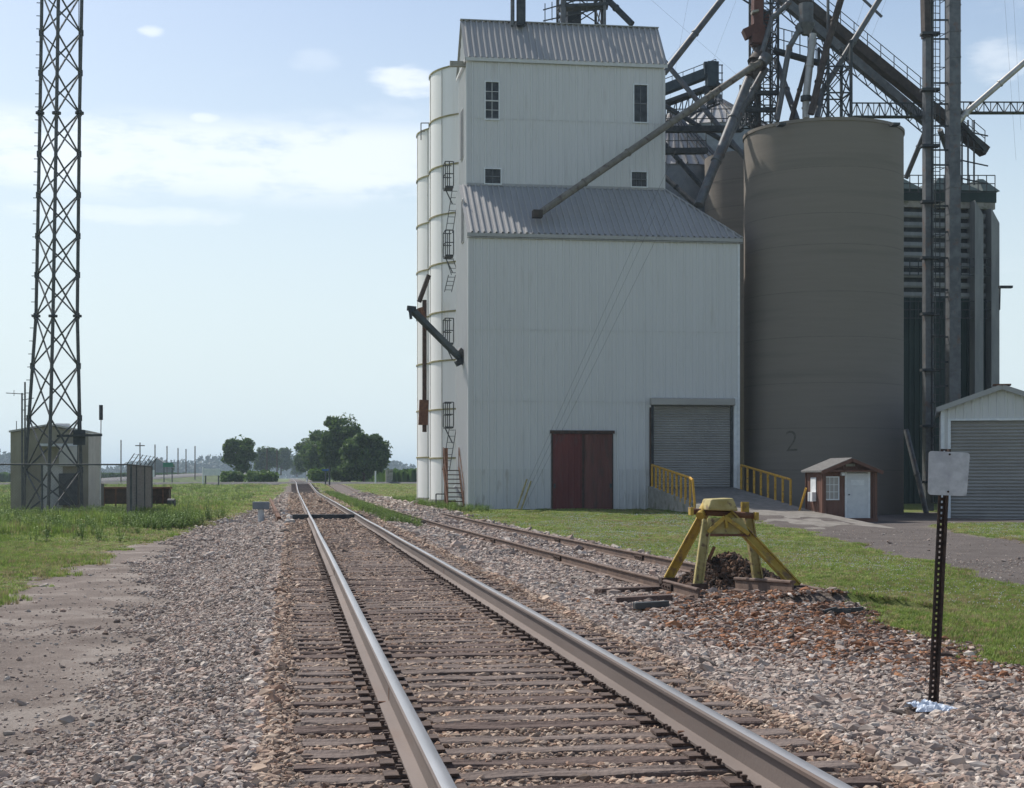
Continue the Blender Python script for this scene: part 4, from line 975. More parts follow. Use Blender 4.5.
conveyor((786,-12,77),(985,152,80), .55, .50, 'steel_brown', 'dark brown diagonal conveyor with railing running to the twin legs', truss=False)
conveyor((766,-14,76.4),(930,125,78.5), .4, .42, 'steel', 'grey diagonal conveyor just below the dark brown one', rail=False)
# horizontal truss catwalk
def hcat(x0, x1, y0, y1, zc0, label):
    A, Q = P(x0,y1,zc0), P(x1,y1,zc0+(x1-x0)*.02); hh_ = (y1-y0)/F*zc0; t = thing('truss_catwalk', A, label, 'catwalk')
    MB().bar(A, Q, .5, .05).build('deck', 'steel_dark', t); mb = MB(); mb.bar(A+Vector((0,0,hh_)), Q+Vector((0,0,hh_)), .06); n = 16; pv = None
    for k in range(n):
        e = A.lerp(Q, k/(n-1)); cur = e+Vector((0,0,hh_ if k%2 else 0)); mb.bar(e, e+Vector((0,0,hh_)), .035)
        if pv is not None: mb.bar(pv, cur, .04)
        pv = cur
    mb.build('truss', 'steel_dark', t); return t
hcat(851, 935, 103, 117, 75, 'dark truss catwalk from the support tower to the twin legs')
hcat(950, 1050, 102, 113, 76, 'dark truss catwalk running right past the twin legs')
# rooftop things above the upper roof
rt = thing('roof_ventilator', P(517,22,YR+.5), 'dark pipe pair standing on the upper roof ridge', 'vent pipe')
MB().tube(P(521,26,73), P(521,-20,73), .22, 12).build('main_pipe', 'steel_dark', rt, smooth=True); MB().tube(P(512.5,26,73), P(512.5,-20,73), .1, 10).build('side_pipe', 'steel', rt, smooth=True)
rm = lattice('roof_machinery', 563, 602, -25, 26, 76, 1.6, 2, .12, 'steel_dark', 'dark machinery platform rising behind the upper roof ridge', 'machinery platform')
MB().box(P(570,20,76).x, P(584,20,76).x, 76-.5, 76+.6, P(570,21,76).z, P(570,2,76).z).build('motor_housing', 'steel_dark', rm)
MB().bar(P(560,8,75.5), P(608,6,75.5), .8, .14).build('deck', 'steel_dark', rm)
mb = MB()
for k in range(9): e = P(545+k*7,22-k*1.6,75.3); mb.bar(e, e+Vector((0,0,.9)), .04)
mb.bar(P(543,21,75.3), P(606,7,75.3), .05).bar(P(543,10,75.3), P(606,-8,75.3), .05).build('railing', 'steel_dark', rm)
MB().bar(P(563,30,75.2), P(563,-20,75.2), .22).bar(P(604.5,26,75.2), P(604.5,-20,75.2), .13).build('column', 'steel', rm)
# twin tall legs
tl = thing('bucket_elevator', (P(928,480,76).x, P(928,480,76).y, 0), 'slimmer left casing of the tall twin legs with caged ladder', 'bucket elevator')
MB().bar((P(928,500,76).x,P(928,500,76).y,-.2), P(928,-40,76), .42, .42).build('casing', 'steel', tl)
MB().bar(P(926,38,75.9), P(924.5,-30,75.9), .3, .5).build('upper_casing', 'steel_brown', tl)
ladder_(tl, (P(936,410,75.8).x,P(936,410,75.8).y,.5), P(936,-30,75.8), .4, cage=True)
mb = MB()
for py_ in range(34, 500, 56): mb.bar(P(921,py_,75.7), P(939,py_,75.7), .5, .12)
mb.build('rest_platforms', 'steel_dark', tl)
tr = thing('bucket_elevator', (P(953,480,76).x, P(953,480,76).y, 0), 'thicker grey right casing of the tall twin legs', 'bucket elevator')
MB().bar((P(953,500,76).x,P(953,500,76).y,-.2), P(953,-40,76), .58, .5).build('casing', 'steel', tr)
mb = MB()
for py_ in range(-20, 500, 26): e = P(953,py_,76); mb.bar(e-Vector((0,0,.03)), e+Vector((0,0,.03)), .62, .54)
mb.build('section_flanges', 'steel', tr)
mb = MB()
for py_ in (20,39,83,104,126,150,165,206,232,258,290,297,337,362,386): MB().bar(P(934,py_,75.9), P(949,py_,75.9), .06, .08).build('bracket', 'steel_dark', tr)
# ------------------------------------------------------------ green dryer
YD = 80.0
dx0, dx1 = FY(884,300,YD).x, FY(1000,300,YD).x
gd = thing('grain_dryer', (dx0,YD,0), 'tall dark green grain dryer with louvre rows and pale columns', 'grain dryer')
zl = FY(940,298,YD).z; zh = FY(940,208,YD).z; zdt = FY(940,190,YD).z
MB().corr((dx0,YD,0),(1,0,0),(0,0,1),(0,-1,0), dx1-dx0-.5, .3, .05, -.2, zl).build('lower_panel', 'green_dark', gd)
MB().box(dx0,dx1-.3,YD+.3,YD+8,-.2,zh).build('core', 'steel_dark', gd)
for k in range(9):
    z = zl+(zh-zl)*k/9; dz = (zh-zl)/9; mb = MB()
    mb.add([(dx0,YD+.05,z),(dx1-.3,YD+.05,z),(dx1-.3,YD-.02,z+.1),(dx0,YD-.02,z+.1),(dx1-.3,YD+.02,z+dz*.55),(dx0,YD+.02,z+dz*.55)], [(0,1,2,3),(3,2,4,5)]); mb.build('louvre', 'pale_column', gd)
MB().box(dx0,dx1-.3,YD-.05,YD+.3,zh,zh+.35).build('header', 'concrete_pale', gd)
MB().box(dx0,dx1-.25,YD-.1,YD+.3,zh+.35,zdt).build('top_panel', 'green_dark', gd)
for (xa, xb) in ((884,922),(930,980),(982,999)):
    p0, p1 = FY(xa,190,YD).x, FY(xb,190,YD).x; xm_ = (p0+p1)/2; hh_ = .9
    mb = MB(); vs = [(p0,YD-.15,zdt),(p1,YD-.15,zdt),(p1,YD+6,zdt),(p0,YD+6,zdt),(xm_-(p1-p0)*.15,YD+1.2,zdt+hh_),(xm_+(p1-p0)*.15,YD+1.2,zdt+hh_),(xm_+(p1-p0)*.15,YD+4.8,zdt+hh_),(xm_-(p1-p0)*.15,YD+4.8,zdt+hh_)]
    mb.add(vs, [(0,1,5,4),(1,2,6,5),(2,3,7,6),(3,0,4,7),(4,5,6,7),(0,3,2,1)]).build('roof', 'green_dark', gd)
for (xa, xb, yt, lab) in ((975,983.5,200,0),(991.5,999.5,208,1)):
    p0, p1 = FY(xa,200,YD-.7).x, FY(xb,200,YD-.7).x; z1 = FY(xa,yt,YD-.7).z
    mb = MB(); ya_ = YD-.7; yb2 = YD+.3+lab*5
    vs = [(p0,ya_,-.2),(p1,ya_,-.2),(p1,yb2,-.2),(p0,yb2,-.2),(p0,ya_,z1),(p1,ya_,z1-.8),(p1,yb2,z1-.8),(p0,yb2,z1)]
    mb.add(vs, [(0,1,5,4),(1,2,6,5),(2,3,7,6),(3,0,4,7),(4,5,6,7),(0,3,2,1)]).build('column', 'pale_column', gd)
mb = MB()
for py_ in (192,275,318):
    A, Q = FY(884,py_,YD-.6), FY(995,py_,YD-.6)
    for hh_ in (0,.45,.9): mb.bar(A+Vector((0,0,hh_)), Q+Vector((0,0,hh_)), .045)
    for k in range(14): e = A.lerp(Q,k/13); mb.bar(e, e+Vector((0,0,.9)), .04)
mb.build('railings', 'steel_dark', gd)
MB().bar(P(999,287,80), P(1012,287,80), .3, .12).bar(P(1000,287,80), P(999.5,310,80), .06).build('lamp_arm', 'steel_dark', gd)
mb = MB()
for px_ in (962,968,974): mb.bar(P(px_,185,79), P(px_,120,79), .07)
for py_ in (130,145,160,178): mb.bar(P(960,py_,79), P(988,py_+6,79), .06)
mb.bar(P(960,122,79), P(985,150,79),.3,.2); mb.build('stack_frame', 'steel_dark', gd)
spout([(906,430,74),(928,520,72)], 2.6, 'steel', 'grey pipe leaning against the silo right side near the ground')
# ------------------------------------------------------------ garage
YG = 60.3; a = FY(942,519,YG); ap = FY(996,389,YG); ev = FY(942,407,YG).z; gx0 = a.x; gxa = ap.x; gx1 = 2*gxa-gx0; zb = -.05
gg_rot = -R(23)
gg = thing('metal_garage', (gx0,YG,0), 'grey metal garage with gable roof and wide roller door', 'garage')
dxa, dxb = FY(950,0,YG).x, gx1-(FY(950,0,YG).x-gx0); dz1 = FY(960,421,YG).z
gt = lambda u: ev+(ap.z-ev)*(1-abs(u-(gxa-gx0))/(gxa-gx0))
mb = MB().corr((gx0,YG,0),(1,0,0),(0,0,1),(0,-1,0), gx1-gx0, .32, .025, zb, gt, [(dxa-gx0, dxb-gx0, zb-1, dz1)])
mb.corr((gx0,YG+9,0),(0,-1,0),(0,0,1),(-1,0,0), 9, .32, .025, zb, ev).corr((gx1,YG,0),(0,1,0),(0,0,1),(1,0,0), 9, .32, .025, zb, ev)
mb.build('wall', 'siding', gg)
mb = MB(); slope_roof(mb, (gx0-.2,YG+9,ev-.1), (gx0-.2,YG-.25,ev-.1), (gxa,YG-.25,ap.z+.06), (gxa,YG+9,ap.z+.06)); slope_roof(mb, (gx1+.2,YG-.25,ev-.1), (gx1+.2,YG+9,ev-.1), (gxa,YG+9,ap.z+.06), (gxa,YG-.25,ap.z+.06)); mb.build('roof', 'roof_metal', gg)
MB().bar((gx0-.2,YG-.26,ev-.12),(gxa,YG-.26,ap.z+.03),.06,.2).bar((gx1+.2,YG-.26,ev-.12),(gxa,YG-.26,ap.z+.03),.06,.2).build('rake_trim', 'roof_metal', gg)
MB().box(gxa-.35,gxa+.35,YG-.3,YG+.4,ap.z+.08,ap.z+.14).build('ridge_patch', 'rust', gg)
MB().box(gx0-.04,gx0+.1,YG-.05,YG,zb,ev-.1).box(dxa-.12,dxa,YG-.06,YG+.02,zb,dz1).box(dxa-.12,dxb+.12,YG-.065,YG+.02,dz1,dz1+.08).build('door_trim', 'frame_white', gg)
mb = MB(); n = 30
for k in range(n):
    dz = (dz1-zb)/n; zz = zb+dz*k; mb.add([(dxa,YG+.09,zz),(dxb,YG+.09,zz),(dxb,YG+.03,zz+dz*.5),(dxa,YG+.03,zz+dz*.5),(dxb,YG+.09,zz+dz),(dxa,YG+.09,zz+dz)], [(0,1,2,3),(3,2,4,5)])
mb.build('roller_door', 'rollup', gg)
gg.rotation_euler = (0,0,gg_rot)
# ------------------------------------------------------------ ramp with handrails
RX0, RX1 = FY(648,490,YF).x, 19.75; RT = FY(690,487.5,YF).z; RYe = 56.5
def rz(y): return np.interp(y, [48.5, RYe, 58.5, YF], [.03, .42, .55, RT])
ys_ = [48.5,50,52,54,RYe,58.5,60,62,64,66,YF]
mb = MB(); vs = []
for y in ys_: vs += [(RX0+.25,y,float(rz(y))),(RX1,y,float(rz(y)))]
mb.add(vs, [(2*k,2*k+1,2*k+3,2*k+2) for k in range(len(ys_)-1)]); rm_ = mb.build('ramp', 'ground' if False else 'concrete_pale'); tag(rm_, kind='structure')
rm_.data.materials[0] = mat('ramp_gravel', (.17,.155,.135), (.25,.23,.205), 3, .95, bump=.5, bscale=25)
rw = MB(); vs = []
for y in ys_[3:]: vs += [(RX0,y,-.1),(RX0,y,float(rz(y))+.06),(RX0+.28,y,float(rz(y))+.06),(RX0+.28,y,-.1)]
k_ = len(ys_[3:]); fs = [(4*i+j,4*i+(j+1)%4,4*i+4+(j+1)%4,4*i+4+j) for i in range(k_-1) for j in range(4)]+[(0,1,2,3)]
rwo = rw.add(vs, fs).build('retaining_wall', 'concrete_pale', origin=(RX0,58,0)); tag(rwo, 'stained concrete wall along the left side of the loading ramp', 'retaining wall')
def handrail(xf, ys, label, bend=0):
    t = thing('handrail', (xf(ys[0]),ys[0],float(rz(ys[0]))), label, 'handrail', 'yellow handrails on the loading ramp'); top = []
    for i, y in enumerate(ys):
        z = float(rz(y)); x_ = xf(y); h = 1.02
        tp_ = (x_, y, z+h); 
        if bend and i == 0: tp_ = (x_-.05, y+.15, z+h*.97)
        MB().tube((x_,y,z-.1), tp_, .052, 8).build('post', 'yellow_rail', t, smooth=True); top.append(tp_)
    MB().path(top, .052, 8).build('top_rail', 'yellow_rail', t, smooth=True)
handrail(lambda y: RX0+.14-.02*(67.4-y), [59.4+i*.80 for i in range(11)], 'yellow handrail along the left edge of the loading ramp', 1)
handrail(lambda y: 19.62+.045*(y-59.3), [59.3+i*1.15 for i in range(8)], 'yellow handrail along the right edge of the loading ramp')
a = P(799,512,59.3); q = P(806,488,59); tag(MB().tube(a, q, .045, 8).build('leaning_post', 'yellow_rail', origin=a, smooth=True), 'lone leaning yellow post beside the brown shed', 'post')
# ------------------------------------------------------------ brown shed
YS = 55.7; a = FY(823.5,522,YS); q = FY(876,522,YS); x0, x1 = a.x, q.x; D = 1.95; zb = Hs(a.x+1, YS+.5)+.03; ev = FY(823,471,YS).z; ap = FY(850,460,YS).z
sh = thing('brown_shed', (x0,YS,zb), 'small brown wooden shed with white door and grey roof', 'shed')
xm = (x0+x1)/2; n = 12
mb = MB()
dxa, dxb = FY(845.5,0,YS).x, FY(869,0,YS).x; dz1 = FY(857,472.5,YS).z; wx0, wx1, wz0, wz1 = FY(825.5,0,YS).x, FY(838,0,YS).x, FY(830,499,YS).z, FY(830,477.5,YS).z
gt = lambda u: ev+(ap-ev)*(1-abs(u-(xm-x0))/(xm-x0))
mb.corr((x0,YS,0),(1,0,0),(0,0,1),(0,-1,0), x1-x0, .2, .012, zb+.12, gt, [(dxa-x0,dxb-x0,zb+.1,dz1), (wx0-x0,wx1-x0,wz0,wz1)])
mb.corr((x0,YS+D,0),(0,-1,0),(0,0,1),(-1,0,0), D, .2, .012, zb+.12, ev).corr((x1,YS,0),(0,1,0),(0,0,1),(1,0,0), D, .2, .012, zb+.12, ev).corr((x1,YS+D,0),(-1,0,0),(0,0,1),(0,1,0), x1-x0, .2,.012, zb+.12, gt); mb.build('wall', 'shed_brown', sh)
mb = MB().box(x0-.03,x0+.08,YS-.05,YS-.012,zb+.1,ev).box(x1-.08,x1+.03,YS-.05,YS-.012,zb+.1,ev).box(x0-.05,x0-.013,YS,YS+.1,zb+.1,ev).box(x0-.05,x0-.013,YS+D-.1,YS+D,zb+.1,ev).box(x1-.14,x1-.09,YS-.04,YS-.012,zb+.1,ev); mb.build('corner_boards', 'shed_brown', sh)
MB().box(x0-.05,x1+.05,YS-.06,YS+D,zb-.05,zb+.11).build('skid_base', 'shed_brown', sh)
oh = .17; sl_ = (ap-ev)/(xm-x0); yr0, yr1 = YS-.28, YS+D+.15
for sgn, xe in ((-1,x0-oh),(1,x1+oh)):
    mb = MB(); zl_ = ev-sl_*oh; vs = [(xe,yr0,zl_+.02),(xm,yr0,ap+.02),(xm,yr1,ap+.02),(xe,yr1,zl_+.02)]; mb.add(vs+[(v[0],v[1],v[2]+.07) for v in vs], [(0,1,2,3),(4,7,6,5),(0,4,5,1),(1,5,6,2),(2,6,7,3),(3,7,4,0)]).build('roof', 'shingle', sh)
    MB().bar((xe,yr0-.015,zl_+.0),(xm,yr0-.015,ap+.0),.03,.12).build('rake_board', 'shed_brown', sh)
MB().box(x0,x1,YS-.27,YS-.012,ev-.03,ev+.03).build('porch_beam', 'shed_brown', sh)
d_ = MB().box(dxa+.04,dxb-.04,YS-.03,YS+.01,zb+.12,dz1-.03).build('door', 'white_door', sh); 
MB().box(dxa-.03,dxa+.04,YS-.045,YS+.01,zb+.12,dz1).box(dxb-.04,dxb+.03,YS-.045,YS+.01,zb+.12,dz1).box(dxa-.03,dxb+.03,YS-.046,YS+.01,dz1,dz1+.06).build('door_frame', 'frame_white', sh)
MB().box(dxa+.2,dxb-.2,YS-.036,YS-.031,zb+1.35,zb+1.55).build('door_panel', 'frame_white', d_); MB().tube((dxa+.12,YS-.09,zb+1.0),(dxa+.12,YS-.03,zb+1.0),.025,8).build('handle', 'steel_dark', d_)
f = MB().box(wx0-.04,wx1+.04,YS-.04,YS+.0,wz1,wz1+.04).box(wx0-.04,wx1+.04,YS-.04,YS,wz0-.04,wz0).box(wx0-.04,wx0,YS-.04,YS,wz0,wz1).box(wx1,wx1+.04,YS-.04,YS,wz0,wz1).build('window', 'frame_white', sh)
MB().box(wx0,wx1,YS+.004,YS+.01,wz0,wz1).build('pane', 'rollup', f); mb = MB()
for i in (1,2): xx = wx0+(wx1-wx0)*i/3; mb.box(xx-.01,xx+.01,YS-.02,YS,wz0,wz1); zz = wz0+(wz1-wz0)*i/3; mb.box(wx0,wx1,YS-.022,YS-.002,zz-.01,zz+.01)
mb.build('muntins', 'frame_white', f)
f = MB().box(x0-.04,x0-.02,YS+.75,YS+1.35,wz0,wz1).build('window', 'frame_white', sh); MB().box(x0-.2,x0-.041,YS+.7,YS+1.2,wz0-.1,wz0+.25).build('air_conditioner', 'frame_white', sh)
e = FY(850,465,YS); MB().box(e.x-.18,e.x+.18,YS-.05,YS-.013,e.z-.05,e.z+.05).build('name_board', 'concrete_pale', sh)
e = FY(843,474,YS-.1); MB().box(e.x-.06,e.x+.06,YS-.15,YS-.012,e.z-.06,e.z+.06).build('porch_light', 'frame_white', sh)
# ------------------------------------------------------------ guy wires
def wire(pts, r, label, grp='thin guy wires', m_='wire'):
    W = [P(*p_) for p_ in pts]; return tag(MB().path(W, r*.65, 5).build('guy_wire', m_, origin=W[0]), label, 'wire', grp)
for k, (a, q) in enumerate((((518,505,66.5),(676,150,69)), ((521,507,66.5),(655,215,68)), ((524,508,66.5),(690,170,69)))):
    wire([a, q], .008, ('leftmost','middle','rightmost')[k]+' of three thin guy wires in front of the white wall')
for k, (a, q) in enumerate((((517,508,66.5),(527,479,66.6)),((521,510,66.4),(531,481,66.5)))):
    tag(MB().tube(P(*a),P(*q),.035,6).build('wire_guard', 'yellow_pale', origin=P(*a)), ('left','right')[k]+' faded yellow guy wire guard leaning near the red doors', 'wire guard')
for k, (a, q) in enumerate((((712,560,19.9),(725,470,21)),((716,560,19.9),(729,470,21)))): pass
sky_w = [((600,-10,95),(742,150,95)),((690,-10,96),(668,110,96)),((740,-10,96),(700,95,96)),((668,60,90),(730,-10,90)),((640,-10,97),(760,95,95)),((1004,-10,85),(1016,160,85)),((1013,-10,85),(1021,130,85)),((868,-10,78),(845,60,76)),((880,-5,82),(862,40,80)),((890,-10,83),(864,55,80))]
for k, (a, q) in enumerate(sky_w): wire([a, q], .008, 'thin guy wire crossing the sky among the elevator spouts', 'guy wires in the sky')
A, Q = P(739,-3,76), P(758,9,76); tag(MB().bar(A,Q,.1,.06).build('guy_bracket','steel_dark',origin=A), 'small dark bracket hanging on wires left of the red leg', 'bracket')
A, Q = P(861,-3,75), P(882,17,75); tag(MB().bar(A,Q,.12,.1).build('spout_bracket','steel',origin=A), 'small bracket across the grey spout at the top edge', 'bracket')
# ------------------------------------------------------------ radio tower
tw = thing('radio_tower', (P(52,516,67).x, P(52,516,67).y, .1), 'three legged steel lattice radio tower at the left edge', 'radio tower')
prof = {'l': [(22,516),(36,316),(40,113),(42,-10),(45,-150)], 'm': [(48,520),(53,316),(56.5,113),(58.5,-10),(60,-150)], 'r': [(82,514),(77.3,316),(79.5,113),(82,-10),(83,-150)]}
ZCL = {'l':68.2,'m':66.0,'r':67.6}
def legp(k, py):
    pts = sorted(prof[k], key=lambda t: t[1]); xs = np.interp(py, [p_[1] for p_ in pts], [p_[0] for p_ in pts]); return P(float(xs), py, ZCL[k])
for k in 'lmr':
    ys = [520 if k=='m' else 515,418,316,215,113,-10,-150]; mb = MB(); mb.path([legp(k,y) for y in ys], .075, 8); mb.build('leg', 'galv', tw, smooth=True)
nodes = [515,470,418,366,316,275,236,195,154,113,73,33,-7,-47,-87,-127]
for i in range(len(nodes)-1):
    for (a, b_) in (('l','m'),('m','r'),('r','l')):
        for (u, v) in ((a,b_),(b_,a)): MB().bar(legp(u,nodes[i]), legp(v,nodes[i+1]), .055).build('diagonal_brace', 'galv', tw)
for y in (316,113):
    for k in 'lmr': e = legp(k,y); MB().tube(e-Vector((0,0,.05)), e+Vector((0,0,.05)), .19, 10).build('flange', 'steel_dark', tw)
mb = MB()
for y in nodes:
    for k in 'lr': e = legp(k,y); mb.bar(e-Vector((0,0,.13)), e+Vector((0,0,.13)), .2, .1)
mb.build('gusset_plates', 'steel_dark', tw)
mb = MB()
for y in range(-140, 420, 13): e = legp('l', y); mb.bar(e, e-Vector((.22,0,0)), .03)
mb.build('step_bolts', 'galv', tw)
e0 = legp('r', 500); MB().tube(legp('r',480)-Vector((.15,0,0)), legp('r',-140)-Vector((.15,0,0)), .02, 5).build('cable', 'steel_dark', tw)
MB().box(*(lambda e: (e.x-.25,e.x+.25,e.y-.3,e.y-.1,e.z-.35,e.z+.3))(P(80,437,67.4))).build('equipment_box', 'steel_dark', tw); MB().bar(P(57,436,67), P(102,435,67), .1).build('cable_tray', 'steel_dark', tw)
MB().box(tw['_o'][0]-1.6,tw['_o'][0]+1.6,tw['_o'][1]-1.3,tw['_o'][1]+2,-.1,.16).build('foundation', 'concrete_pale', tw)
# shelter
YSh = 71; a = FY(10.5,515,YSh); q = FY(88.5,515,YSh); x0, x1 = a.x, q.x; ev = FY(50,433,YSh).z; ap = FY(52,426,YSh).z; D = 4.4
es = thing('equipment_shelter', (x0,YSh,.1), 'tan concrete equipment shelter behind the radio tower', 'equipment shelter')
MB().add([(x0,YSh,0),(x1,YSh,0),(x1,YSh,ev),((x0+x1)/2,YSh,ap),(x0,YSh,ev)], [(0,1,2,3,4)]).add([(x0,YSh+D,0),(x1,YSh+D,0),(x1,YSh+D,ev),((x0+x1)/2,YSh+D,ap),(x0,YSh+D,ev)], [(4,3,2,1,0)]).add([(x0,YSh,0),(x0,YSh,ev),(x0,YSh+D,ev),(x0,YSh+D,0)],[(0,1,2,3)]).build('wall', 'shelter', es)
MB().corr((x1,YSh,0),(0,1,0),(0,0,1),(1,0,0), D, .5, .04, 0, ev).build('side_wall', 'shelter_side', es)
xm = (x0+x1)/2
for (xa,xb_,zA,zB) in ((x0-.06,xm,ev,ap),(xm,x1+.08,ap,ev)): MB().add([(xa,YSh-.1,zA+.02),(xb_,YSh-.1,zB+.02),(xb_,YSh+D,zB+.02),(xa,YSh+D,zA+.02),(xa,YSh-.1,zA+.1),(xb_,YSh-.1,zB+.1),(xb_,YSh+D,zB+.1),(xa,YSh+D,zA+.1)], [(0,1,2,3),(4,7,6,5),(0,4,5,1),(1,5,6,2),(2,6,7,3),(3,7,4,0)]).build('roof', 'shelter_side', es)
e = FY(42,464,YSh); MB().box(e.x-.0,e.x+.9,YSh-.05,YSh-.01,.25,2.3).build('door', 'shelter_side', es, bevel=.01)
e = FY(60,455,YSh); MB().box(e.x,e.x+.8,YSh-.35,YSh-.01,e.z-.5,e.z+.4).build('vent_unit', 'shelter_side', es, bevel=.02); e = FY(60,500,YSh); MB().box(e.x,e.x+.8,YSh-.4,YSh-.01,.5,1.9).build('cooling_unit', 'galv', es, bevel=.02)
e = FY(41,445,YSh); MB().box(e.x,e.x+1.6,YSh-.3,YSh-.01,e.z-.06,e.z+.06).build('door_canopy', 'frame_white', es)
e = FY(62,426,YSh+1); MB().box(e.x-.3,e.x+.3,YSh+1,YSh+1.5,ap-.02,ap+.15).build('roof_vent', 'frame_white', es)
# antennas
an = thing('whip_antenna', P(101,490,72), 'dark whip antenna standing at the shelter right side', 'antenna'); MB().tube(P(100,500,72.2), P(101,420,72.2), .03, 6).build('mast', 'frame_white', an); MB().tube(P(101,420,72.2), P(101,405,72.2), .09, 8).build('radome', 'steel_dark', an)
an = thing('antenna_mast', P(24,515,66), 'slim antenna mast with short crossarms at the far left', 'antenna'); MB().tube(P(22,515,66), P(22,393,66), .04, 6).tube(P(25,515,66.2), P(25,382,66.2), .04, 6).build('mast', 'galv', an)
MB().bar(P(6,393,66), P(24,394,66), .03).bar(P(14,396,66),P(14,390,66),.02).bar(P(22,410,66),P(26,410,66),.04).bar(P(22,400,66),P(34,398,66),.03).build('crossarm', 'galv', an)
MB().tube(P(16.5,432,71.5), P(16.5,421,71.5), .02, 5).build('stub', 'galv', an)
# chain link fence
YFn = 60; fx1 = (131-VPX)*(YFn)/1565; fx0 = (-30-VPX)*YFn/1565; ztop = FY(60,464.5,YFn).z
cf = thing('chain_link_fence', (fx1,YFn,.1), 'chain link fence with top rail and barbed wire arms around the tower compound', 'fence')
MB().tube((fx0,YFn,ztop),(fx1,YFn,ztop),.03,8).build('top_rail', 'galv', cf, smooth=True)
fyb = 70.5; MB().tube((fx1,YFn,ztop),(fx1,fyb,ztop),.03,8).build('top_rail', 'galv', cf, smooth=True)
for px_ in (-25, 42, 131): e = FY(px_,464,YFn); MB().tube((e.x,YFn,0),(e.x,YFn,ztop+.02),.042,8).build('fence_post', 'galv', cf, smooth=True)
for k in range(1,4): y = YFn+k*3.5; MB().tube((fx1,y,0),(fx1,y,ztop+.02),.042,8).build('fence_post', 'galv', cf, smooth=True)
for k in range(7): y = YFn+k*1.7; MB().bar((fx1,y,ztop),(fx1+.28,y,ztop+.42),.03).build('barb_arm', 'steel_dark', cf)
mb = MB()
for t_ in (.35,.65,.95): mb.tube((fx1+.28*t_,YFn,ztop+.42*t_),(fx1+.28*t_,fyb,ztop+.42*t_),.006,4)
mb.build('barbed_wire', 'wire', cf)
mb = MB()
def mesh_panel(a, q, step=.11):
    a, q = Vector(a), Vector(q); L0 = (q-a).length; d_ = (q-a).normalized(); h = ztop-.1; n = int((L0+h)/step)
    for k in range(n):
        u = k*step; 
        for sg in (0,1):
            u0, u1 = (u-h, u) if sg == 0 else (u, u-h)
            z0_, z1_ = .1, ztop
            # clip to [0,L0]
            def cl(ua, za, ub, zb_):
                if ub == ua: return None
                pts = []
                t0 = 0; t1 = 1; dx = ub-ua
                for (pp, qq) in ((-dx, ua), (dx, L0-ua)):
                    if abs(pp) < 1e-9: continue
                    r = qq/pp
                    if pp < 0: t0 = max(t0, r)
                    else: t1 = min(t1, r)
                if t0 >= t1: return None
                return (ua+dx*t0, za+(zb_-za)*t0, ua+dx*t1, za+(zb_-za)*t1)
            c4 = cl(u0, z0_, u1, z1_)
            if c4: mb.tube(a+d_*c4[0]+Vector((0,0,c4[1])), a+d_*c4[2]+Vector((0,0,c4[3])), .0018, 3, caps=False)
mesh_panel((fx0,YFn,0),(fx1,YFn,0)); mb.build('mesh', 'chain', cf)
mb = MB(); mesh_panel((fx1,YFn,0),(fx1,fyb,0)); mb.build('mesh', 'chain', cf)
mb = MB()
for k in range(100): mb.box(fx1-.015, fx1-.005, YFn+.03+k*.105, YFn+.03+k*.105+.075, .12, ztop-.03)
mb.build('privacy_slats', mat('slats', (.30,.27,.25), (.38,.35,.32), 3, .8), cf)
# rusty skid behind the fence
a, q = P(98,506,77), P(168,487,77); 
rs = thing('rusty_skid', (a.x,a.y,a.z), 'low dark rusty steel skid behind the fence', 'steel skid')
MB().box(a.x,q.x,a.y,a.y+1.6,max(.2,a.z+.1),q.z-.1).build('body', 'rust_dark', rs, bevel=.03); MB().box(a.x-.05,q.x+.05,a.y-.08,a.y+1.68,q.z-.1,q.z).build('top_flange', 'rust', rs)
for k in range(6): xx = a.x+(q.x-a.x)*(k+.5)/6; MB().box(xx-.04,xx+.04,a.y-.05,a.y,.3,q.z-.1).build('stiffener', 'rust', rs)
MB().tube(P(168,503,76.5), P(175,503,76.5), .22, 14).build('outlet_pipe', 'steel_dark', rs, smooth=True)
a = P(92,505,73.5); tag(MB().box(a.x,a.x+.45,a.y,a.y+.8,.1,1.35).box(a.x-.03,a.x+.48,a.y-.03,a.y+.83,1.35,1.42).build('utility_cabinet', 'galv', origin=a), 'grey utility cabinet tucked behind the tan shelter', 'cabinet')
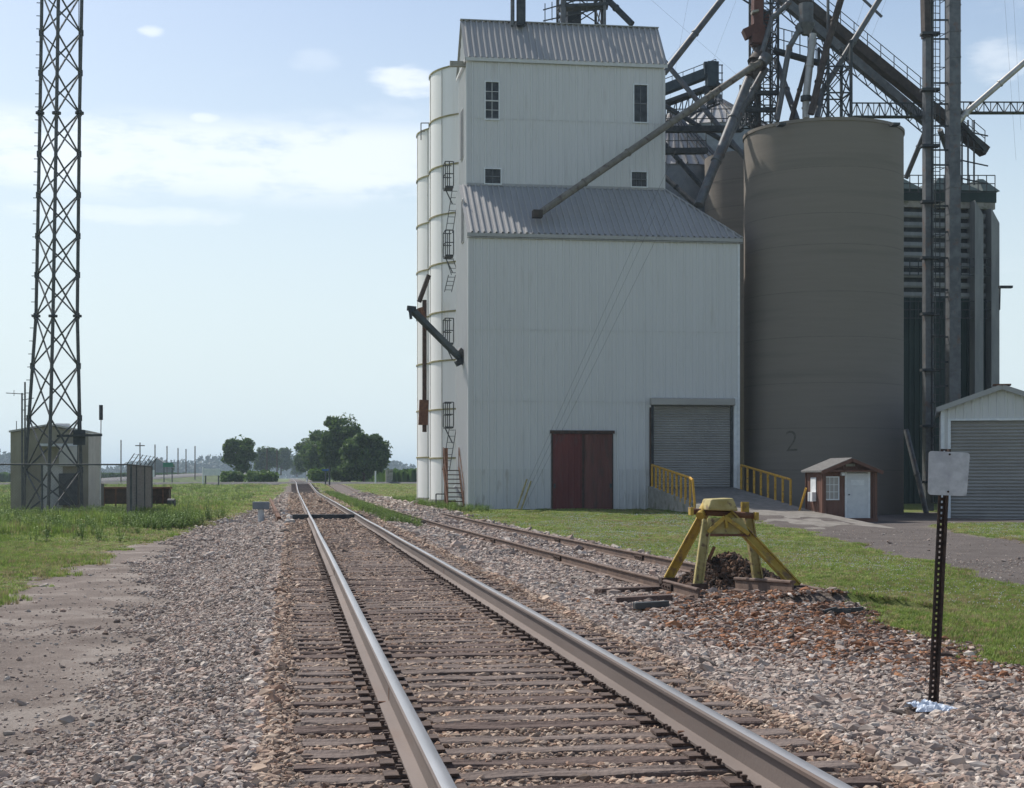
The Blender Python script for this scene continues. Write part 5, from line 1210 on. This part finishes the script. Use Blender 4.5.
# ------------------------------------------------------------ roads
zR = 1.18
mat('verge', (.07,.10,.03), (.13,.16,.055), .5, .95)
def ribbon(name, pts, w, m_, skirt=True):
    mb = MB(); vs = []
    for i, p_ in enumerate(pts):
        p_ = Vector(p_); d_ = Vector(pts[min(i+1,len(pts)-1)])-Vector(pts[max(i-1,0)]); d_.z = 0; d_.normalize(); sd = Vector((-d_.y,d_.x,0))
        vs += [p_+sd*(w/2+2.5)-Vector((0,0,1.3)), p_+sd*(w/2+.3), p_-sd*(w/2+.3), p_-sd*(w/2+2.5)-Vector((0,0,1.3))]
    vs = []; vv = []
    for i, p_ in enumerate(pts):
        p_ = Vector(p_); d_ = Vector(pts[min(i+1,len(pts)-1)])-Vector(pts[max(i-1,0)]); d_.z = 0; d_.normalize(); sd = Vector((-d_.y,d_.x,0))
        vs += [p_+sd*(w/2+.8)-Vector((0,0,.3)), p_+sd*(w/2), p_-sd*(w/2), p_-sd*(w/2+.8)-Vector((0,0,.3))]
        vv += [p_+sd*(w/2+6)-Vector((0,0,2.2)), p_+sd*(w/2+.9)-Vector((0,0,.33)), p_-sd*(w/2+.9)-Vector((0,0,.33)), p_-sd*(w/2+6)-Vector((0,0,2.2))]
    k = len(pts); ff = [(4*i+j,4*i+j+1,4*i+5+j,4*i+4+j) for i in range(k-1) for j in range(3)]; mb.add(vs, ff)
    tag(MB().add(vv, ff).build('road_verge', 'verge'), kind='structure')
    o = mb.build(name, m_); return tag(o, kind='structure')
ribbon('crossing_road', [(-260,202,1.0),(-60,196,1.0),(-15,195,1.12),(1.3,195,zR),(5,195,zR),(20,195,1.12),(60,196,1.0),(300,205,1.0)], 6, 'asphalt')
hw_pts = [P(-120,488,235), P(0,485.2,262), P(90,480,300), P(150,476.5,335), P(205,473.5,400), P(250,472.5,520)]
ribbon('highway', [tuple(p_) for p_ in hw_pts], 9, 'asphalt')
# distant poles
def pole(px, yt, zc, label, arm=True):
    b_ = P(px, 478, zc); z0_ = 0; zt_ = E-(yt-HZ)/F*zc; t = thing('utility_pole', (b_.x,b_.y,z0_), label, 'utility pole', 'utility poles along the highway')
    r_ = .09*zc/300+.03; MB().tube((b_.x,b_.y,z0_),(b_.x,b_.y,zt_),r_,6).build('pole', 'wood_pole', t)
    if arm: MB().box(b_.x-.9*zc/300,b_.x+.9*zc/300,b_.y-.06,b_.y+.06,zt_-.7,zt_-.5).build('crossarm', 'wood_pole', t)
for k, (px_, yt, zc) in enumerate(((121,440,290),(140,442.5,300),(155,444.5,330),(167,446,360),(178,448,380),(186,449,400),(195,446,350),(267,448,240),(277,450,260))):
    pole(px_, yt, zc, ('tallest utility pole above the rusty skid','utility pole above the fence corner','utility pole left of the small grey house roof','utility pole above the green road sign','utility pole just right of the green road sign','faint utility pole far behind the field','utility pole left of the white sign board','utility pole before the hazy trees left of the track','second utility pole before the hazy trees left of the track')[k], k == 1)
# distant house, signs
c0 = P(157, 478, 420); hs = thing('grey_house', (c0.x,c0.y,.5), 'small grey house with gable roof beyond the highway', 'house')
w_ = 3.6; MB().box(c0.x-w_,c0.x+w_,c0.y,c0.y+6,0,4.6).build('wall','house_grey',hs); MB().add([(c0.x-w_-.4,c0.y-.3,4.4),(c0.x+w_+.4,c0.y-.3,4.4),(c0.x,c0.y-.3,7.0),(c0.x-w_-.4,c0.y+6,4.4),(c0.x+w_+.4,c0.y+6,4.4),(c0.x,c0.y+6,7.0)], [(0,1,2),(3,5,4),(0,2,5,3),(1,4,5,2),(0,3,4,1)]).build('roof','house_grey',hs)
def sgn(name, px0, px1, y0, y1, yb_, zc, m_, label, legs=2):
    A, Q = P(px0,y1,zc), P(px1,y0,zc); t = thing(name, (A.x,A.y,P(px0,yb_,zc).z), label, 'sign'); MB().box(A.x,Q.x,A.y-.04,A.y,A.z,Q.z).build('panel', m_, t)
    for k in range(legs): xx = A.x+(Q.x-A.x)*((k+.12)/(legs-1+.24) if legs > 1 else .5); MB().box(xx-.08,xx+.08,A.y+.0,A.y+.1,P(px0,yb_+1,zc).z-.3,Q.z).build('post', 'galv', t)
sgn('road_sign', 163, 173, 462.5, 467, 480, 240, 'sign_green', 'green road sign beyond the fence beside the highway')
sgn('notice_board', 204, 220, 468.5, 475.5, 483, 185, 'frame_white', 'white framed notice board standing in the grass by the crossing')
sgn('farm_sign', 149.5, 154.5, 470, 477, 480, 215, 'frame_white', 'small white sign low beside the highway grass', 1)
sgn('crossing_sign', 322, 329, 469, 471, 485, 180, 'sign_blue', 'small blue sign on a post right of the main track', 1)
for (px_, y0_, y1_, zc, lab) in ((329.5,466,485,178,'dark slim post beside the blue crossing sign'),(203,467,483,184,'pale post at the left end of the notice board'),(375.5,471,481,190,'short white marker post in front of the big trees'),(307,471,480,230,'small marker post right of the distant rails')):
    A = P(px_,y1_,zc); tag(MB().tube(A-Vector((0,0,.3)), P(px_,y0_,zc), .10, 6).build('marker_post', 'steel_dark' if 'dark' in lab else 'frame_white', origin=A), lab, 'post')
A = P(386,482,192); tag(MB().box(A.x,A.x+.85,A.y,A.y+.7,A.z-.2,A.z+1.5).box(A.x-.04,A.x+.89,A.y-.04,A.y+.74,A.z+1.5,A.z+1.57).build('signal_cabinet','concrete_pale',origin=A), 'pale signal cabinet beside the crossing road at the tree edge', 'cabinet')
# ------------------------------------------------------------ trees
def leafcloud(mb, c, rx, ry, rz_, n, size, r):
    for _ in range(n):
        a = r.uniform(0,6.28); cz_ = r.uniform(-1,1); q = math.sqrt(1-cz_*cz_); rad = r.random()**.28*(1+.18*math.sin(a*3+cz_*4)+.1*math.sin(a*7))
        p_ = Vector((c[0]+rx*q*math.cos(a)*rad, c[1]+ry*q*math.sin(a)*rad, c[2]+rz_*cz_*rad))
        nrm = Vector((r.gauss(0,1),r.gauss(0,1),r.gauss(0,1)+.5)).normalized(); u = nrm.orthogonal().normalized(); v = nrm.cross(u); s = size*r.uniform(.6,1.4)
        th_ = r.uniform(0,6.28); u, v = u*math.cos(th_)+v*math.sin(th_), v*math.cos(th_)-u*math.sin(th_)
        mb.add([p_-u*s-v*s*.3, p_+v*s*.5, p_+u*s-v*s*.2, p_-v*s*.6], [(0,1,2,3)])
def tree(px, py, zc, hpx, wpx, label, seed, m_='leaf_dark', group='trees beyond the crossing', low=.12, lsz=.28, dens=1.0, lobes=14):
    b_ = P(px, py, zc); h = hpx*zc/F; w = wpx*zc/F/2; r = random.Random(seed)
    t = thing('tree', (b_.x,b_.y,b_.z-.3), label, 'tree', group); mb = MB(); mt = MB()
    mt.tube(b_-Vector((0,0,.4)), b_+Vector((0,0,h*.6)), h*.03, 8, h*.015)
    leafcloud(mb, (b_.x,b_.y,b_.z+h*(low+(1-low)*.5)), w*.72, w*.72, h*(1-low)*.40, int(900*dens), lsz, r)
    for k in range(lobes):
        a = r.uniform(0,6.28); zz = r.uniform(low+.12, .86); ww = w*math.sin(min(1,max(.15,(zz-low)/(1-low)))*math.pi*.86+.3)**.7
        cx, cy, cz_ = b_.x+ww*.66*math.cos(a), b_.y+ww*.66*math.sin(a), b_.z+h*zz; rr = w*r.uniform(.25,.42)
        leafcloud(mb, (cx,cy,cz_), rr, rr, rr*.8, int(230*dens), lsz, r); mt.tube((b_.x,b_.y,b_.z+h*min(.5,zz*.6)), (cx,cy,cz_), h*.012, 5, h*.004)
    mt.build('trunk', 'bark', t); mb.build('crown', m_, t); return t
tree(239,476,240,41,34,'round dark tree standing alone left of the track',1,'leaf_dark',low=.05,lsz=.22,dens=2)
tree(266,475,420,29,30,'hazy mid green tree right of the round dark tree',2,'leaf_mid',lsz=.4)
tree(281,474,520,26,26,'paler hazy tree nearest the left side of the rails',3,'leaf_mid',lsz=.5)
tree(343,479,214,68,50,'tallest dark tree in the clump right of the track',4,'leaf_dark',low=.15,lsz=.26,dens=2.6,lobes=20)
tree(364,480,205,48,52,'wide dark bushy tree at the right of the clump',5,'leaf_dark',low=0,lsz=.26,dens=2.6,lobes=22)
tree(326,479,250,48,50,'mid green tree at the middle of the clump',6,'leaf_dark',low=.1,lsz=.28,dens=2)
tree(307,478,330,42,26,'hazier tree at the left of the clump',7,'leaf_mid',low=.1,lsz=.34,dens=1.4)
tree(350,482,212,30,48,'low leafy bush under the tallest dark tree',8,'leaf_dark',low=0,lsz=.24,dens=2,lobes=18)
tree(318,482,205,12,26,'low weedy bush right of the crossing rails',9,'leaf_weed',low=0,lsz=.22,dens=1)
tree(262,481,210,8,34,'low scrub bush left of the crossing rails',10,'leaf_weed',low=0,lsz=.22,dens=1)
tree(232,481,212,7,26,'low scrub bush under the round dark tree',11,'leaf_weed',low=0,lsz=.22,dens=1)
tree(164,478,460,14,22,'dark bushy tree right of the small grey house',12,'leaf_mid',low=0,lsz=.4,dens=.8)
tree(297,476,640,22,14,'small pale hazy tree close to the vanishing rails',13,'leaf_mid',low=0,lsz=.5,dens=.8)
# far wood
mb = MB(); r = random.Random(20)
for k in range(330):
    ang_ = -42+k*.21; d0 = 1500+120*math.sin(k*.21)+r.uniform(-60,60); az = R(ang_)+TH; hx = 20+5*math.sin(k*.13)+3*math.sin(k*.47)+r.uniform(-3,3); cx, cy = d0*math.sin(az), d0*math.cos(az)
    leafcloud(mb, (cx,cy,hx*.42), 12, 10, hx*.5, 230, 2.2, r)
tag(mb.build('far_wood', 'leaf_far'), kind='stuff')
# corn
mb = MB(); r = random.Random(21)
def field(x0, x1, y0, y1, zt_=2.25):
    g = .66
    nx_, ny_ = 120, 40
    for i in range(9000):
        t_ = r.random()**2.2; x = r.uniform(x0,x1); y = y0+(y1-y0)*t_; s = .5+.002*y; h = zt_*r.uniform(.8,1.08); a = r.uniform(0,6.28); dx, dy = math.cos(a)*s*.6, math.sin(a)*s*.6
        mb.add([(x-dx*.3,y-dy*.3,g),(x+dx*.3,y+dy*.3,g),(x+dx,y+dy,g+h*.9),(x,y,g+h),(x-dx,y-dy,g+h*.85)], [(0,1,2,3,4)])
    mb.add([(x0,y0+2,g+zt_*.82),(x1,y0+2,g+zt_*.82),(x1,y1,g+zt_*.85),(x0,y1,g+zt_*.85)], [(0,1,2,3)]); mb.add([(x0,y0+2,g),(x1,y0+2,g),(x1,y0+2,g+zt_*.82),(x0,y0+2,g+zt_*.82)], [(0,1,2,3)])
field(13, 120, 215, 560); field(-300, -62, 330, 900); field(-60, -26, 420, 900); field(120,500,240,800)
tag(mb.build('corn_field', 'corn'), kind='stuff')
# ------------------------------------------------------------ haze
gnd = -1.3
hz = MB().box(-3600,3600,-60,5100,gnd,48).build('haze', 'wire'); tag(hz, kind='stuff')
m = bpy.data.materials.new('haze'); m.use_nodes = True; N = m.node_tree.nodes
for nn in list(N):
    if nn.type != 'OUTPUT_MATERIAL': N.remove(nn)
v = N.new('ShaderNodeVolumePrincipled'); v.inputs['Density'].default_value = .00029; v.inputs['Color'].default_value = (.68,.84,.98,1); v.inputs['Anisotropy'].default_value = .2
m.node_tree.links.new(v.outputs[0], N['Material Output'].inputs['Volume']); hz.data.materials[0] = m
# ------------------------------------------------------------ light and sky
az = math.atan2(-.60, .80); el = R(50)
sd = Vector((math.sin(az)*math.cos(el), math.cos(az)*math.cos(el), math.sin(el)))
sun = bpy.data.lights.new('sun', 'SUN'); sun.energy = 3.4; sun.angle = R(.6); sun.color = (1,.95,.88)
so = bpy.data.objects.new('sun', sun); COL.objects.link(so); so.rotation_euler = sd.to_track_quat('Z', 'Y').to_euler(); so.location = (0,0,60)
W = bpy.data.worlds.new('World'); S.world = W; W.use_nodes = True; nt = W.node_tree; N = nt.nodes; L = nt.links; bg = N['Background']
sky = N.new('ShaderNodeTexSky'); sky.sky_type = 'NISHITA'; sky.sun_disc = False; sky.sun_elevation = el; sky.sun_rotation = az; sky.dust_density = 1.6; sky.air_density = 1.0; sky.ozone_density = .8
tc = N.new('ShaderNodeTexCoord'); sx = N.new('ShaderNodeSeparateXYZ'); L.new(tc.outputs['Generated'], sx.inputs[0])
def mth(op, a, b_=None, cl=False):
    x = N.new('ShaderNodeMath'); x.operation = op; x.use_clamp = cl
    for i, q in enumerate((a, b_)):
        if q is None: continue
        if isinstance(q, (int, float)): x.inputs[i].default_value = q
        else: L.new(q, x.inputs[i])
    return x.outputs[0]
az_ = mth('ARCTAN2', sx.outputs[0], sx.outputs[1]); elv = mth('ARCSINE', sx.outputs[2])
cb = N.new('ShaderNodeCombineXYZ'); L.new(mth('MULTIPLY', az_, 1.0), cb.inputs[0]); L.new(mth('MULTIPLY', elv, 3.2), cb.inputs[1])
def cn(sc, det=8, off=0):
    n = N.new('ShaderNodeTexNoise'); n.inputs['Scale'].default_value = sc; n.inputs['Detail'].default_value = det; n.inputs['Roughness'].default_value = .6
    mp = N.new('ShaderNodeMapping'); mp.inputs['Location'].default_value = (off, off*.7, 0); L.new(cb.outputs[0], mp.inputs[0]); L.new(mp.outputs[0], n.inputs[0]); return n.outputs['Fac']
def mr(inp, a, b_, c0=0., c1=1.):
    x = N.new('ShaderNodeMapRange'); x.interpolation_type = 'SMOOTHSTEP'
    for i, q in enumerate((a, b_, c0, c1)): x.inputs[i+1].default_value = q
    L.new(inp, x.inputs[0]); return x.outputs[0]
band = mth('MULTIPLY', mr(elv, .165, .19), mr(elv, .232, .212))
band = mth('MULTIPLY', band, mr(az_, .16, .06))
c1 = mth('MULTIPLY', band, mr(mth('ADD', cn(9, 8, 3), mth('MULTIPLY', cn(26, 6, 1), .3)), .52, .70))
c2 = mth('MULTIPLY', mr(cn(3.2, 9, 5.3), .56, .74), mth('MULTIPLY', mr(elv, .05, .14), .55))
def blob(a0, e0, ra, re):
    u = mth('DIVIDE', mth('SUBTRACT', az_, a0), ra); v_ = mth('DIVIDE', mth('SUBTRACT', elv, e0), re)
    q = mth('ADD', mth('MULTIPLY', u, u), mth('MULTIPLY', v_, v_)); return mr(mth('ADD', q, mth('MULTIPLY', mth('SUBTRACT', cn(28, 6, 2), .5), 3.0)), 1.3, .0)
def aze(px, py): d_ = P(px,py,1)-Vector((0,0,E)); return math.atan2(d_.x,d_.y), math.asin(d_.z/d_.length)
bl_ = None
for (px_, py_, wx, wy, k) in ((404,80,34,16,.6),(205,119,18,7,.5),(151,31,13,6,.5),(315,62,26,12,.15),(130,215,120,10,.3),(1000,60,30,22,.35)):
    a0, e0 = aze(px_, py_); q = mth('MULTIPLY', blob(a0, e0, wx/F, wy/F), k); bl_ = q if bl_ is None else mth('MAXIMUM', bl_, q)
cl = mth('MAXIMUM', mth('MAXIMUM', mth('MULTIPLY', c1, .55), mth('MULTIPLY', c2, .6)), bl_)
# broad pale haze low in the sky
low = mr(elv, .36, .0, .0, .95)
m0 = N.new('ShaderNodeMixRGB'); L.new(low, m0.inputs[0]); L.new(sky.outputs[0], m0.inputs[1]); m0.inputs[2].default_value = (5.8,6.75,7.1,1)
m1 = N.new('ShaderNodeMixRGB'); L.new(cl, m1.inputs[0]); L.new(m0.outputs[0], m1.inputs[1]); m1.inputs[2].default_value = (8.4,8.7,9.0,1)
L.new(m1.outputs[0], bg.inputs[0]); bg.inputs[1].default_value = .10
# ------------------------------------------------------------ camera
cd = bpy.data.cameras.new('camera'); cam = bpy.data.objects.new('camera', cd); COL.objects.link(cam); S.camera = cam
cam.location = (0,0,E); cam.rotation_euler = (R(90),0,-TH); cd.sensor_width = 36; cd.lens = 36*F/1024; cd.shift_y = (HZ-394)/1024; cd.clip_end = 9000; cd.clip_start = .1
S.render.resolution_x = 1024; S.render.resolution_y = 788
S.view_settings.view_transform = 'Standard'; S.view_settings.look = 'None'; S.view_settings.exposure = .45; S.view_settings.gamma = 1
for o in bpy.data.objects:
    if '_o' in o: del o['_o']
